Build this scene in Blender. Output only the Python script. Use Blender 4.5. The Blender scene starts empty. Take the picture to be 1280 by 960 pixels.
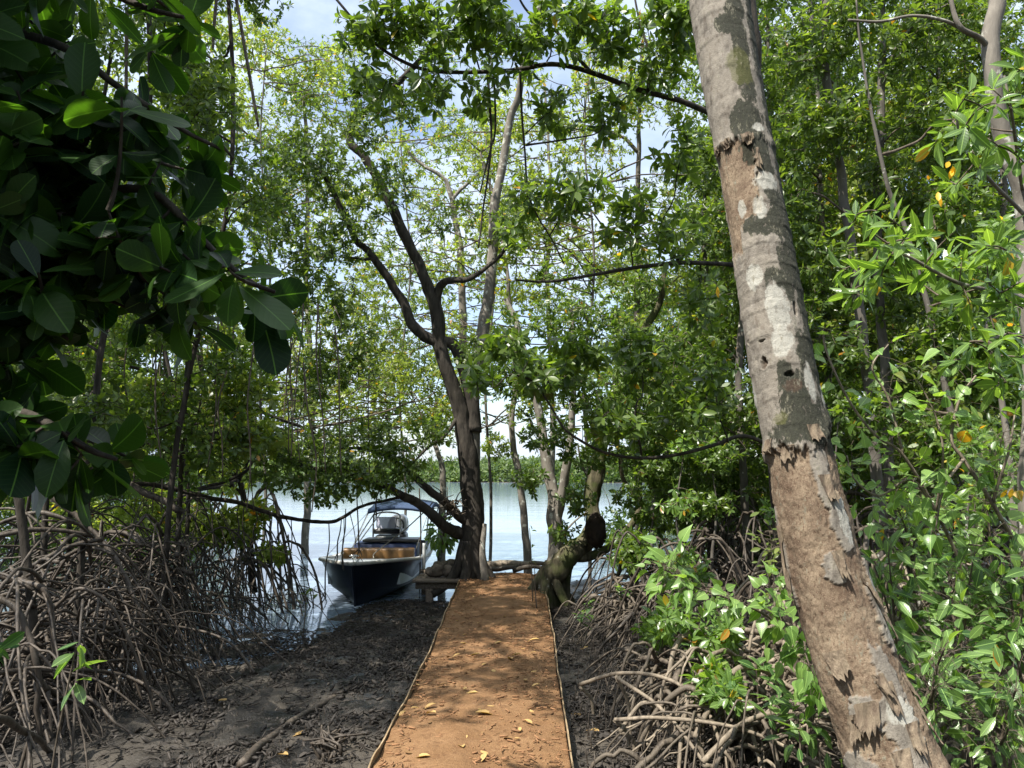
import bpy, math
import numpy as np
from mathutils import Vector

# ------------------------------------------------------------------ camera, sky, sun, exposure
S = bpy.context.scene
COL = S.collection
F = 961.0                       # focal length in pixels of the 1280-wide photograph
PITCH = math.radians(6.4)
EYE = np.array([0.0, 0.0, 1.65])

cam = bpy.data.cameras.new('camera')
cam.sensor_width = 36.0
cam.lens = 36.0 * F / 1280.0
cam.clip_start = 0.05
cam.clip_end = 8000
camo = bpy.data.objects.new('camera', cam)
COL.objects.link(camo)
camo.location = EYE
camo.rotation_euler = (math.pi / 2 + PITCH, 0, 0)
S.camera = camo

TO_SUN = Vector((-0.40, -0.36, 0.84)).normalized()
EL = math.asin(TO_SUN.z)
AZ = math.atan2(TO_SUN.x, TO_SUN.y)
sun = bpy.data.lights.new('sun', 'SUN')
sun.energy = 5.0
sun.angle = math.radians(0.5)
sun.color = (1.0, 0.95, 0.86)
suno = bpy.data.objects.new('sun', sun)
COL.objects.link(suno)
suno.rotation_euler = TO_SUN.to_track_quat('Z', 'Y').to_euler()

W = bpy.data.worlds.new('World')
S.world = W
W.use_nodes = True
nt = W.node_tree
nt.nodes.clear()
wo = nt.nodes.new('ShaderNodeOutputWorld')
bg = nt.nodes.new('ShaderNodeBackground')
sky = nt.nodes.new('ShaderNodeTexSky')
sky.sky_type = 'NISHITA'
sky.sun_disc = False
sky.sun_elevation = EL
sky.sun_rotation = AZ
sky.air_density = 1.0
sky.dust_density = 1.2
tc = nt.nodes.new('ShaderNodeTexCoord')
mp = nt.nodes.new('ShaderNodeMapping')
mp.inputs['Scale'].default_value = (1.0, 1.0, 2.2)
nz = nt.nodes.new('ShaderNodeTexNoise')
nz.inputs['Scale'].default_value = 2.6
nz.inputs['Detail'].default_value = 7
nz.inputs['Roughness'].default_value = 0.55
cr = nt.nodes.new('ShaderNodeValToRGB')
cr.color_ramp.elements[0].position = 0.40
cr.color_ramp.elements[0].color = (.16, .16, .16, 1)
cr.color_ramp.elements[1].position = 0.60
mx = nt.nodes.new('ShaderNodeMix')
mx.data_type = 'RGBA'
# thin bright cloud, in the sky texture's own units; brightened at the unseen zenith to add overhead light
sz = nt.nodes.new('ShaderNodeSeparateXYZ')
nt.links.new(tc.outputs['Generated'], sz.inputs[0])
cz = nt.nodes.new('ShaderNodeMapRange')
cz.inputs['From Min'].default_value = .45
cz.inputs['From Max'].default_value = .95
nt.links.new(sz.outputs[2], cz.inputs['Value'])
cc = nt.nodes.new('ShaderNodeMix')
cc.data_type = 'RGBA'
cc.inputs['A'].default_value = (3.7, 4.3, 5.2, 1)
cc.inputs['B'].default_value = (8.5, 8.9, 9.5, 1)
nt.links.new(cz.outputs[0], cc.inputs['Factor'])
nt.links.new(cc.outputs['Result'], mx.inputs['B'])
nt.links.new(tc.outputs['Generated'], mp.inputs['Vector'])
nt.links.new(mp.outputs['Vector'], nz.inputs['Vector'])
nt.links.new(nz.outputs['Fac'], cr.inputs['Fac'])
nt.links.new(cr.outputs['Color'], mx.inputs['Factor'])
nt.links.new(sky.outputs['Color'], mx.inputs['A'])
nt.links.new(mx.outputs['Result'], bg.inputs['Color'])
bg.inputs['Strength'].default_value = 0.13
nt.links.new(bg.outputs[0], wo.inputs[0])

S.view_settings.view_transform = 'Standard'
S.view_settings.look = 'None'
S.view_settings.gamma = 1
S.view_settings.exposure = 1.0
S.view_settings.use_curve_mapping = False
S.render.engine = 'CYCLES'
S.cycles.max_bounces = 7
S.cycles.diffuse_bounces = 4
S.cycles.glossy_bounces = 3
S.cycles.transmission_bounces = 4
S.cycles.transparent_max_bounces = 4
S.cycles.caustics_reflective = False
S.cycles.caustics_refractive = False
S.cycles.use_denoising = True

# ------------------------------------------------------------------ numbers
R = np.random.default_rng(11)
CP, SP = math.cos(PITCH), math.sin(PITCH)


def ray(px, py):
    a = (px - 640.0) / F
    b = (480.0 - py) / F
    return np.array([a, CP - b * SP, SP + b * CP])


def P(px, py, d):
    """a world point d metres ahead of where the photographer stood"""
    r = ray(px, py)
    return EYE + r * (d / r[1])


def G(px, py, z=0.0):
    r = ray(px, py)
    return EYE + r * ((z - EYE[2]) / r[2])


def unit(v):
    v = np.asarray(v, float)
    n = np.linalg.norm(v, axis=-1, keepdims=True)
    return v / np.maximum(n, 1e-9)


def _h(ix, iy, iz, s):
    n = (ix * 374761393 + iy * 668265263 + iz * 1274126177 + s * 974634777) & 0xffffffff
    n = ((n ^ (n >> 13)) * 1274126177) & 0xffffffff
    n = n ^ (n >> 16)
    return (n & 0xffff) / 65535.0


def vnoise(p, s=0):
    p = np.asarray(p, float)
    i = np.floor(p).astype(np.int64)
    f = p - i
    f = f * f * (3 - 2 * f)
    r = 0
    for dx in (0, 1):
        for dy in (0, 1):
            for dz in (0, 1):
                w = (f[:, 0] if dx else 1 - f[:, 0]) * (f[:, 1] if dy else 1 - f[:, 1]) * (f[:, 2] if dz else 1 - f[:, 2])
                r = r + w * _h(i[:, 0] + dx, i[:, 1] + dy, i[:, 2] + dz, s)
    return r


def fbm(p, o=4, s=0):
    p = np.asarray(p, float)
    a, t, r = 1.0, 0.0, 0.0
    for k in range(o):
        r = r + a * (vnoise(p * 2 ** k + 17.3 * k, s + k) - 0.5)
        t += a
        a *= 0.5
    return r / t * 2


def sstep(a, b, x):
    t = np.clip((x - a) / (b - a), 0, 1)
    return t * t * (3 - 2 * t)


WATER = -0.36


def shore(x):
    x = np.asarray(x, float)
    s = 10.0 + 0.3 * np.sin(x * 2.1)
    s = s + (12.0 - 10.0) * sstep(-2.9, -1.5, x)
    s = s + 2.4 * sstep(-0.9, 1.2, x)
    s = s - 1.8 * sstep(-3.5, -6.5, x)
    return s


def ground_z(x, y):
    x = np.asarray(x, float)
    y = np.asarray(y, float)
    sh = shore(x)
    z = -0.09 - (-WATER - 0.09) * sstep(4.5, 1.0, (sh - y) * 0.75) - np.clip((y - sh) * 0.10, 0, 0.9)
    far = sstep(122, 128, y + 4 * np.sin(x * 0.05) + 2 * np.sin(x * 0.17))
    return z * (1 - far) + (-0.25) * far


def gz(x, y):
    return float(ground_z(np.array([x]), np.array([y]))[0])


# ------------------------------------------------------------------ meshes
class MB:
    def __init__(self):
        self.v, self.fl, self.fs, self.fm, self.n = [], [], [], [], 0
        self.at = {}

    def add(self, v, faces, mat=0, **attrs):
        """faces: (M,k) int array, or a list of them"""
        v = np.asarray(v, float).reshape(-1, 3)
        if not isinstance(faces, (list, tuple)):
            faces = [faces]
        for f in faces:
            f = np.asarray(f, np.int64)
            if f.size == 0:
                continue
            if f.ndim == 1:
                f = f[None]
            self.fl.append((f + self.n).ravel())
            self.fs.append(np.full(len(f), f.shape[1]))
            self.fm.append(np.full(len(f), mat))
        for k, a in attrs.items():
            self.at.setdefault(k, []).append((self.n, np.asarray(a, float)))
        self.v.append(v)
        self.n += len(v)
        return self

    def mesh(self, name, mats, smooth=True):
        me = bpy.data.meshes.new(name)
        v = np.concatenate(self.v).astype(np.float32)
        l = np.concatenate(self.fl).astype(np.int32)
        s = np.concatenate(self.fs).astype(np.int32)
        m = np.concatenate(self.fm).astype(np.int32)
        me.vertices.add(len(v))
        me.vertices.foreach_set('co', v.ravel())
        me.loops.add(len(l))
        me.loops.foreach_set('vertex_index', l)
        me.polygons.add(len(s))
        st = np.concatenate([[0], np.cumsum(s)[:-1]]).astype(np.int32)
        me.polygons.foreach_set('loop_start', st)
        for mt in (mats if isinstance(mats, (list, tuple)) else [mats]):
            me.materials.append(mt)
        me.polygons.foreach_set('material_index', m)
        me.polygons.foreach_set('use_smooth', np.full(len(s), bool(smooth)))
        for k, lst in self.at.items():
            dim = lst[0][1].ndim
            if dim == 1:
                a = me.attributes.new(k, 'FLOAT', 'POINT')
                arr = np.zeros(len(v), np.float32)
                for o, x in lst:
                    arr[o:o + len(x)] = x
                a.data.foreach_set('value', arr)
            else:
                a = me.attributes.new(k, 'FLOAT_VECTOR', 'POINT')
                arr = np.zeros((len(v), 3), np.float32)
                for o, x in lst:
                    arr[o:o + len(x)] = x
                a.data.foreach_set('vector', arr.ravel())
        me.update(calc_edges=True)
        return me

    def obj(self, name, mats, parent=None, smooth=True):
        o = bpy.data.objects.new(name, self.mesh(name, mats, smooth))
        COL.objects.link(o)
        if parent is not None:
            o.parent = parent
            o.matrix_parent_inverse = parent_inv(parent)
        return o


def parent_inv(p):
    return p.matrix_basis.inverted()


def tag(o, label, cat, group=None, kind=None):
    o['label'] = label
    o['category'] = cat
    if group:
        o['group'] = group
    if kind:
        o['kind'] = kind
    return o


def thing(name, label, cat, loc=(0, 0, 0), group=None):
    o = bpy.data.objects.new(name, None)
    o.empty_display_size = 0.2
    o.location = [float(c) for c in loc]
    COL.objects.link(o)
    return tag(o, label, cat, group)


def struct(o):
    o['kind'] = 'structure'
    return o


def spline(pts, n=8):
    """Catmull-Rom through pts"""
    p = np.asarray(pts, float)
    if len(p) < 3:
        t = np.linspace(0, 1, n + 1)[:, None]
        return p[0] * (1 - t) + p[-1] * t
    q = np.vstack([2 * p[0] - p[1], p, 2 * p[-1] - p[-2]])
    out = []
    for i in range(1, len(q) - 2):
        a, b, c, d = q[i - 1], q[i], q[i + 1], q[i + 2]
        t = np.linspace(0, 1, n, endpoint=False)[:, None]
        out.append(0.5 * ((2 * b) + (-a + c) * t + (2 * a - 5 * b + 4 * c - d) * t ** 2 + (-a + 3 * b - 3 * c + d) * t ** 3))
    out.append(q[-2][None])
    return np.vstack(out)


def tubes(mb, pts, rad, sides=6, mat=0, rough=0.0, caps=True):
    """pts (N,K,3), rad (N,K)"""
    pts = np.asarray(pts, float)
    rad = np.asarray(rad, float)
    if pts.ndim == 2:
        pts, rad = pts[None], rad[None]
    N, K, _ = pts.shape
    t = np.gradient(pts, axis=1)
    t = unit(t)
    mean = unit(t.mean(1))
    ref = np.where(np.abs(mean[:, 2:3]) > 0.75, np.array([[0.0, 1.0, 0.0]]), np.array([[0.0, 0.0, 1.0]]))
    n1 = unit(np.cross(t, ref[:, None]))
    n2 = np.cross(t, n1)
    a = np.linspace(0, 2 * math.pi, sides, endpoint=False)
    ca, sa = np.cos(a), np.sin(a)
    r = rad[:, :, None]
    if rough:
        base = pts[:, :, None, :] + (n1[:, :, None] * ca[None, None, :, None] + n2[:, :, None] * sa[None, None, :, None]) * r[..., None]
        k = fbm(base.reshape(-1, 3) * np.array([1, 1, 0.45]) / max(float(rad.mean()), 0.01) * 0.9, 3, 5).reshape(N, K, sides)
        r = r * (1 + rough * k)
    v = pts[:, :, None, :] + (n1[:, :, None] * ca[None, None, :, None] + n2[:, :, None] * sa[None, None, :, None]) * (r[..., None] if r.ndim == 3 else r)
    i = np.arange(N)[:, None, None] * K * sides
    k = np.arange(K - 1)[None, :, None] * sides
    j = np.arange(sides)[None, None, :]
    j2 = (j + 1) % sides
    f = np.stack([i + k + j, i + k + j2, i + k + sides + j2, i + k + sides + j], -1).reshape(-1, 4)
    fs = [f]
    if caps and sides > 3:
        fs.append((np.arange(N)[:, None] * K * sides + np.arange(sides)[None, ::-1]))
        fs.append((np.arange(N)[:, None] * K * sides + (K - 1) * sides + np.arange(sides)[None]))
    mb.add(v.reshape(-1, 3), fs, mat)
    return mb


def limb(mb, pts, r0, r1, sides=10, n=6, rough=0.12, mat=0, wob=0.0):
    p = spline(pts, n)
    if wob:
        p = p + wob * np.stack([fbm(p * 3 + c, 2, 3 + c) for c in range(3)], 1)
    r = np.linspace(r0, r1, len(p)) if np.ndim(r0) == 0 else np.interp(np.linspace(0, 1, len(p)), np.linspace(0, 1, len(r0)), r0)
    tubes(mb, p, r, sides, mat, rough)
    return p, r


def box(mb, c, s, rz=0.0, mat=0, bev=0.0, tilt=None):
    x, y, z = np.array(s) / 2
    b = bev
    if b <= 0:
        v = np.array([[sx * x, sy * y, sz * z] for sz in (-1, 1) for sy in (-1, 1) for sx in (-1, 1)])
        f = np.array([[0, 2, 3, 1], [4, 5, 7, 6], [0, 1, 5, 4], [2, 6, 7, 3], [0, 4, 6, 2], [1, 3, 7, 5]])
        fs = [f]
    else:
        prof = [(-z, -b), (-z + b, 0), (z - b, 0), (z, -b)]
        rings = []
        for zz, ins in prof:
            X, Y = x + ins, y + ins
            rings.append([[X - b, -Y, zz], [X, -Y + b, zz], [X, Y - b, zz], [X - b, Y, zz], [-X + b, Y, zz], [-X, Y - b, zz], [-X, -Y + b, zz], [-X + b, -Y, zz]])
        v = np.array(rings).reshape(-1, 3)
        f = [[k * 8 + j, k * 8 + (j + 1) % 8, (k + 1) * 8 + (j + 1) % 8, (k + 1) * 8 + j] for k in range(3) for j in range(8)]
        fs = [np.array(f), np.array([list(range(7, -1, -1))]), np.array([list(range(24, 32))])]
    if tilt is not None:
        tx = tilt
        c_, s_ = math.cos(tx), math.sin(tx)
        v = v @ np.array([[1, 0, 0], [0, c_, s_], [0, -s_, c_]])
    c_, s_ = math.cos(rz), math.sin(rz)
    v = v @ np.array([[c_, s_, 0], [-s_, c_, 0], [0, 0, 1]]) + np.array(c)
    mb.add(v, fs, mat)
    return mb


def grid_faces(nu, nv, wrap=False):
    i = np.arange(nu - 1)[:, None]
    j = np.arange(nv if wrap else nv - 1)[None]
    j2 = (j + 1) % nv
    return np.stack([i * nv + j + 0 * i, i * nv + j2 + 0 * i, (i + 1) * nv + j2, (i + 1) * nv + j], -1).reshape(-1, 4)


# leaf templates: verts (x across, y along, z up), faces, uv
def leaf_tpl(ts, ws, fold=0.25, curl=0.18, petiole=0.0):
    V, UV, Q, T = [(0, 0, 0)], [(0, 0, 0)], [], []
    for t, w in zip(ts, ws):
        z = -curl * t * t
        V += [(-w, t, z + fold * w), (0, t, z), (w, t, z + fold * w)]
        UV += [(-w, t, 0), (0, t, 0), (w, t, 0)]
    V.append((0, 1, -curl))
    UV.append((0, 1, 0))
    T += [(0, 2, 1), (0, 3, 2)]
    for k in range(len(ts) - 1):
        a = 1 + 3 * k
        Q += [(a, a + 1, a + 4, a + 3), (a + 1, a + 2, a + 5, a + 4)]
    a = 1 + 3 * (len(ts) - 1)
    e = len(V) - 1
    T += [(a, a + 1, e), (a + 1, a + 2, e)]
    return np.array(V, float), [np.array(T), np.array(Q)], np.array(UV, float)


LEAF = leaf_tpl([.25, .52, .78], [.15, .205, .155])
SLIM = leaf_tpl([.25, .5, .75], [.135, .175, .13], .28, .14)
BIG = leaf_tpl([.12, .3, .5, .7, .86, .95], [.10, .21, .295, .325, .26, .15], .14, .2)
HEART = leaf_tpl([.02, .14, .34, .58, .82], [.17, .31, .33, .21, .075], .2, .2)
_v = np.array([(0, 0, 0), (-.2, .33, .03), (.2, .33, .03), (-.19, .7, -.06), (.19, .7, -.06), (0, 1, -.16)], float)
FLAT = (_v, [np.array([[0, 2, 4, 5, 3, 1]])], _v * [1, 1, 0])


def put_leaves(mb, pos, along, normal, L, tpl=LEAF, mat=0, uv=False):
    V, Fs, UV = tpl
    pos = np.asarray(pos, float)
    N = len(pos)
    if N == 0:
        return mb
    Y = unit(along)
    X = unit(np.cross(Y, normal))
    Z = np.cross(X, Y)
    L = np.broadcast_to(np.asarray(L, float), (N,))
    cw = R.uniform(0.78, 1.18, N)
    cz = R.uniform(-.1, 2.3, N)
    v = pos[:, None] + L[:, None, None] * (V[None, :, 0:1] * X[:, None] * cw[:, None, None] + V[None, :, 1:2] * Y[:, None] + V[None, :, 2:3] * Z[:, None] * cz[:, None, None])
    off = (np.arange(N) * len(V))[:, None, None]
    fs = [(f[None] + off).reshape(-1, f.shape[1]) for f in Fs]
    if uv:
        mb.add(v.reshape(-1, 3), fs, mat, luv=np.tile(UV, (N, 1)))
    else:
        mb.add(v.reshape(-1, 3), fs, mat)
    return mb


def rosettes(mb, tip, d, L, k=7, tpl=LEAF, mat=0, spread=(35, 85), uv=False, down=0.25):
    """k leaves round each twig tip, facing up-ish"""
    tip = np.asarray(tip, float)
    N = len(tip)
    if N == 0:
        return
    d = unit(d)
    ref = np.where(np.abs(d[:, 2:3]) > 0.8, np.array([[1.0, 0, 0]]), np.array([[0, 0, 1.0]]))
    a1 = unit(np.cross(d, ref))
    a2 = np.cross(d, a1)
    ph = R.uniform(0, 6.28, (N, 1)) + np.arange(k)[None] * (2.399) + R.normal(0, .25, (N, k))
    el = np.radians(R.uniform(spread[0], spread[1], (N, k)))
    rad = np.cos(ph)[..., None] * a1[:, None] + np.sin(ph)[..., None] * a2[:, None]
    al = np.cos(el)[..., None] * d[:, None] + np.sin(el)[..., None] * rad
    al = al - np.array([0, 0, 1.0]) * R.uniform(0, down, (N, k))[..., None]
    nor = d[:, None] * 0.6 + np.array([0, 0, 1.0]) * 0.5 + R.normal(0, .35, (N, k, 3)) - rad * 0.2
    back = R.uniform(0, 0.45, (N, k))[..., None] * np.asarray(L if np.ndim(L) == 0 else np.asarray(L)[:, None, None])
    pos = tip[:, None] - d[:, None] * back + al * 0.08 * np.mean(L)
    LL = np.broadcast_to(np.asarray(L, float).reshape(-1, 1), (N, k)) * R.uniform(.6, 1.15, (N, k))
    put_leaves(mb, pos.reshape(-1, 3), al.reshape(-1, 3), nor.reshape(-1, 3), LL.ravel(), tpl, mat, uv)


def C(px, py, d, rx, ry, n, dr=None):
    """a clump: world centre, world radii, number of twigs"""
    c = P(px, py, d)
    a, b = rx * d / F, ry * d / F
    return (c, np.array([a, dr if dr else max(0.35, (a + b) * .55), b]), int(n))


def crown(mb, nodes, clumps, L=0.1, k=7, tpl=LEAF, twig_r=0.0022, mleaf=0, mtwig=1, spread=(35, 85), uv=False, sag=0.0, max_len=None, side_leaves=0.5, down=.25):
    """grow a twig from the nearest wood to every tip and put a rosette of leaves on it"""
    tips = []
    dens = 3.0 if (tpl is LEAF or tpl is FLAT) else 1
    for c, r, n in clumps:
        n = int(n * dens)
        u = unit(R.normal(0, 1, (n, 3))) * (R.uniform(0, 1, (n, 1)) ** 0.42)
        tips.append(c + u * r)
    tips = np.vstack(tips)
    nodes = np.asarray(nodes, float)
    dist0 = np.min(np.linalg.norm(tips[:, None, ::1] - nodes[None, ::max(1, len(nodes) // 200)], axis=2), axis=1)
    tips = tips[np.argsort(dist0)]
    pool = np.empty((len(nodes) + len(tips) * 4, 3))
    pool[:len(nodes)] = nodes
    m = len(nodes)
    K = 6
    tt = np.linspace(0, 1, K)[:, None]
    PT, RD, D = [], [], []
    for p in tips:
        dv = pool[:m] - p
        q = (dv * dv).sum(1) + 0.35 * np.maximum(dv[:, 2], 0) ** 2
        i = int(np.argmin(q))
        a = pool[i]
        l = np.linalg.norm(p - a)
        mid = (a + p) / 2 + np.array([0, 0, 1.0]) * l * R.uniform(-.05 - sag, .22 - sag) + R.normal(0, .07 * l, 3)
        c = a * (1 - tt) ** 2 + 2 * mid * tt * (1 - tt) + p * tt ** 2
        PT.append(c)
        RD.append(np.linspace(twig_r * (1.3 + 4.5 * min(l, 1.6)), twig_r, K))
        D.append(c[-1] - c[-2] + np.array([0, 0, .25 * l / K]))
        pool[m:m + 4] = c[[2, 3, 4, 5]]
        m += 4
    PT, RD, D = np.array(PT), np.array(RD), np.array(D)
    tubes(mb, PT, RD, 4, mtwig, caps=False)
    rosettes(mb, PT[:, -1], D, L * R.uniform(.75, 1.2, len(PT)), k, tpl, mleaf, spread, uv, down)
    if side_leaves > 0:
        s = R.random(len(PT)) < side_leaves
        if s.any():
            rosettes(mb, PT[s, 3], (PT[s, 4] - PT[s, 3]) + R.normal(0, .03, (s.sum(), 3)), L * .85, max(2, k // 2), tpl, mleaf, (45, 95), uv)
    return PT


# ------------------------------------------------------------------ materials
def mat(name):
    m = bpy.data.materials.new(name)
    m.use_nodes = True
    n = m.node_tree
    n.nodes.clear()
    out = n.nodes.new('ShaderNodeOutputMaterial')
    b = n.nodes.new('ShaderNodeBsdfPrincipled')
    n.links.new(b.outputs[0], out.inputs[0])
    return m, n, b, out


def ramp(n, fac, stops):
    r = n.nodes.new('ShaderNodeValToRGB')
    e = r.color_ramp.elements
    while len(e) < len(stops):
        e.new(0.5)
    for x, (p, c) in zip(e, stops):
        x.position = p
        x.color = (*c, 1) if len(c) == 3 else c
    n.links.new(fac, r.inputs['Fac'])
    return r.outputs['Color']


def noise(n, scale, detail=5, rough=.55, vec=None, stretch=None):
    t = n.nodes.new('ShaderNodeTexCoord')
    v = t.outputs['Object'] if vec is None else vec
    if stretch:
        mpn = n.nodes.new('ShaderNodeMapping')
        mpn.inputs['Scale'].default_value = stretch
        n.links.new(v, mpn.inputs['Vector'])
        v = mpn.outputs['Vector']
    z = n.nodes.new('ShaderNodeTexNoise')
    z.inputs['Scale'].default_value = scale
    z.inputs['Detail'].default_value = detail
    z.inputs['Roughness'].default_value = rough
    n.links.new(v, z.inputs['Vector'])
    return z.outputs['Fac']


def bump(n, b, h, strength=.5, dist=.01):
    k = n.nodes.new('ShaderNodeBump')
    k.inputs['Strength'].default_value = strength
    k.inputs['Distance'].default_value = dist
    n.links.new(h, k.inputs['Height'])
    n.links.new(k.outputs[0], b.inputs['Normal'])
    return k


def mixc(n, fac, a, b):
    m = n.nodes.new('ShaderNodeMix')
    m.data_type = 'RGBA'
    for s, x in (('Factor', fac), ('A', a), ('B', b)):
        if hasattr(x, 'links'):
            n.links.new(x, m.inputs[s])
        else:
            m.inputs[s].default_value = x if s == 'Factor' else (*x, 1)
    return m.outputs['Result']


def attr(n, name, out='Fac'):
    a = n.nodes.new('ShaderNodeAttribute')
    a.attribute_name = name
    return a.outputs[out]


def math2(n, op, a, b=None):
    m = n.nodes.new('ShaderNodeMath')
    m.operation = op
    for i, x in enumerate((a, b)):
        if x is None:
            continue
        if hasattr(x, 'links'):
            n.links.new(x, m.inputs[i])
        else:
            m.inputs[i].default_value = x
    return m.outputs[0]


def leaf_mat(name, c0, c1, trans=0.35, yellow=0.012, rough=.37, tcol=None, veins=False, spec=.45):
    m, n, b, out = mat(name)
    g = n.nodes.new('ShaderNodeNewGeometry')
    rnd = g.outputs['Random Per Island']
    y0 = 1 - yellow
    stops = [(0, c0), (.55, tuple((a + c) / 2 for a, c in zip(c0, c1))), (y0 - .002, c1)]
    if yellow > 0:
        stops += [(y0, (.42, .30, .03)), (1, (.36, .15, .02))]
    col = ramp(n, rnd, stops)
    if veins:
        uv = attr(n, 'luv', 'Vector')
        sep = n.nodes.new('ShaderNodeSeparateXYZ')
        n.links.new(uv, sep.inputs[0])
        ax = math2(n, 'ABSOLUTE', sep.outputs[0])
        mid = math2(n, 'LESS_THAN', ax, .012)
        w = math2(n, 'SINE', math2(n, 'MULTIPLY', math2(n, 'SUBTRACT', sep.outputs[1], math2(n, 'MULTIPLY', ax, .75)), 62.0))
        lat = math2(n, 'GREATER_THAN', w, .93)
        vein = math2(n, 'MAXIMUM', mid, math2(n, 'MULTIPLY', lat, .12))
        col = mixc(n, vein, col, tuple(min(1, c * 1.7 + .01) for c in c1))
        bump(n, b, math2(n, 'ADD', w, math2(n, 'MULTIPLY', mid, 2.0)), .09, .001)
    n.links.new(col, b.inputs['Base Color'])
    b.inputs['Roughness'].default_value = rough
    b.inputs['Specular IOR Level'].default_value = spec
    t = n.nodes.new('ShaderNodeBsdfTranslucent')
    tm = n.nodes.new('ShaderNodeMix')
    tm.data_type = 'RGBA'
    tm.blend_type = 'MULTIPLY'
    tm.inputs['Factor'].default_value = 1
    n.links.new(col, tm.inputs['A'])
    tm.inputs['B'].default_value = (*(tcol or (2.4, 2.4, .8)), 1)
    n.links.new(tm.outputs['Result'], t.inputs['Color'])
    s = n.nodes.new('ShaderNodeMixShader')
    s.inputs[0].default_value = trans
    n.links.new(b.outputs[0], s.inputs[1])
    n.links.new(t.outputs[0], s.inputs[2])
    n.links.new(s.outputs[0], out.inputs[0])
    return m


def bark_mat(name, c0, c1, c2=None, scale=9, stretch=(1, 1, .25), rough=.9, bstr=.6, lichen=0.0):
    m, n, b, out = mat(name)
    f = noise(n, scale, 7, .6, stretch=stretch)
    f2 = noise(n, scale * .35, 4, .5)
    col = mixc(n, ramp(n, f, [(.35, (0, 0, 0)), (.68, (1, 1, 1))]), c0, c1)
    col = mixc(n, ramp(n, f2, [(.45, (0, 0, 0)), (.62, (1, 1, 1))]), col, c2 or c1)
    if lichen:
        f3 = noise(n, scale * .8, 6, .6)
        col = mixc(n, ramp(n, f3, [(1 - lichen - .12, (0, 0, 0)), (1 - lichen - .06, (1, 1, 1))]), col, (.42, .42, .36))
    n.links.new(col, b.inputs['Base Color'])
    b.inputs['Roughness'].default_value = rough
    b.inputs['Specular IOR Level'].default_value = .25
    bump(n, b, f, bstr, .02)
    return m


def plain(name, c, rough=.5, metal=0.0, coat=0.0, var=.12, scale=14, spec=.5):
    m, n, b, out = mat(name)
    f = noise(n, scale, 5)
    col = mixc(n, f, tuple(x * (1 - var * 1.6) for x in c), tuple(min(1, x * (1 + var)) for x in c))
    n.links.new(col, b.inputs['Base Color'])
    b.inputs['Roughness'].default_value = rough
    b.inputs['Metallic'].default_value = metal
    b.inputs['Coat Weight'].default_value = coat
    b.inputs['Specular IOR Level'].default_value = spec
    return m


M = {}
M['leaf'] = leaf_mat('mangrove leaf', (.048, .092, .018), (.125, .185, .038), .45, .004, spec=.55)
M['leaf_dark'] = leaf_mat('dark mangrove leaf', (.044, .082, .018), (.125, .178, .038), .46, .003, spec=.55)
M['leaf_pale'] = leaf_mat('pale mangrove leaf', (.11, .16, .035), (.22, .265, .07), .48, .02)
M['leaf_near'] = leaf_mat('near mangrove leaf', (.07, .135, .03), (.15, .235, .06), .42, .012, .3, veins=True, spec=.6)
M['leaf_heart'] = leaf_mat('vine leaf', (.10, .19, .045), (.20, .31, .085), .38, .004, .34, veins=True)
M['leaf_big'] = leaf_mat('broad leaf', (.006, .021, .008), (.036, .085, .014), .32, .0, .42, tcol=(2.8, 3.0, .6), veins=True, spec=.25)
M['leaf_shrub'] = leaf_mat('shrub leaf', (.048, .105, .030), (.165, .26, .075), .38, .006, .30, veins=True, spec=.55)
M['twig'] = bark_mat('twig bark', (.045, .035, .025), (.13, .105, .08), scale=30)
M['bark_dark'] = bark_mat('dark bark', (.012, .010, .008), (.085, .072, .058), (.036, .031, .025), 15, bstr=1)
M['bark_grey'] = bark_mat('grey bark', (.058, .05, .042), (.16, .145, .122), (.115, .104, .09), 12, lichen=.26)
M['bark_pale'] = bark_mat('pale bark', (.10, .088, .074), (.24, .215, .18), (.17, .152, .128), 12, lichen=.3)
M['bark_moss'] = bark_mat('mossy bark', (.025, .022, .012), (.15, .13, .08), (.065, .075, .025), 13, lichen=.24, bstr=1)
M['root_dark'] = bark_mat('root bark', (.016, .013, .011), (.135, .110, .086), (.058, .047, .037), 22, bstr=.6, rough=.5)  # darkened root bark; the left thicket's shade is in the colour
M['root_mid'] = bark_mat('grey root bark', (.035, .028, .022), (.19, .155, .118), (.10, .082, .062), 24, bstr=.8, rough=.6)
M['root_pale'] = bark_mat('pale root bark', (.075, .06, .045), (.31, .255, .19), (.19, .155, .115), 24, bstr=.8, rough=.6)  # lighter root bark; sunlight on the right roots is in the colour


def mud_material():
    m, n, b, out = mat('wet mud')
    f = noise(n, 1.1, 9, .62)
    f2 = noise(n, 7, 9, .68)
    f3 = noise(n, 55, 4, .6)
    col = mixc(n, ramp(n, f, [(.40, (0, 0, 0)), (.62, (1, 1, 1))]), (.024, .022, .020), (.075, .064, .051))
    clod = ramp(n, math2(n, 'ADD', f2, math2(n, 'MULTIPLY', math2(n, 'SUBTRACT', attr(n, 'clod'), .5), .3)), [(.50, (0, 0, 0)), (.58, (1, 1, 1))])
    col = mixc(n, clod, col, (.009, .008, .007))
    col = mixc(n, ramp(n, f3, [(.62, (0, 0, 0)), (.76, (.4, .4, .4))]), col, (.16, .13, .10))
    n.links.new(col, b.inputs['Base Color'])
    rr = ramp(n, f, [(.40, (.28, .28, .28)), (.62, (.75, .75, .75))])
    n.links.new(rr, b.inputs['Roughness'])
    b.inputs['Specular IOR Level'].default_value = .3
    bump(n, b, math2(n, 'ADD', f2, math2(n, 'MULTIPLY', f3, .35)), .9, .04)
    return m


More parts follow.
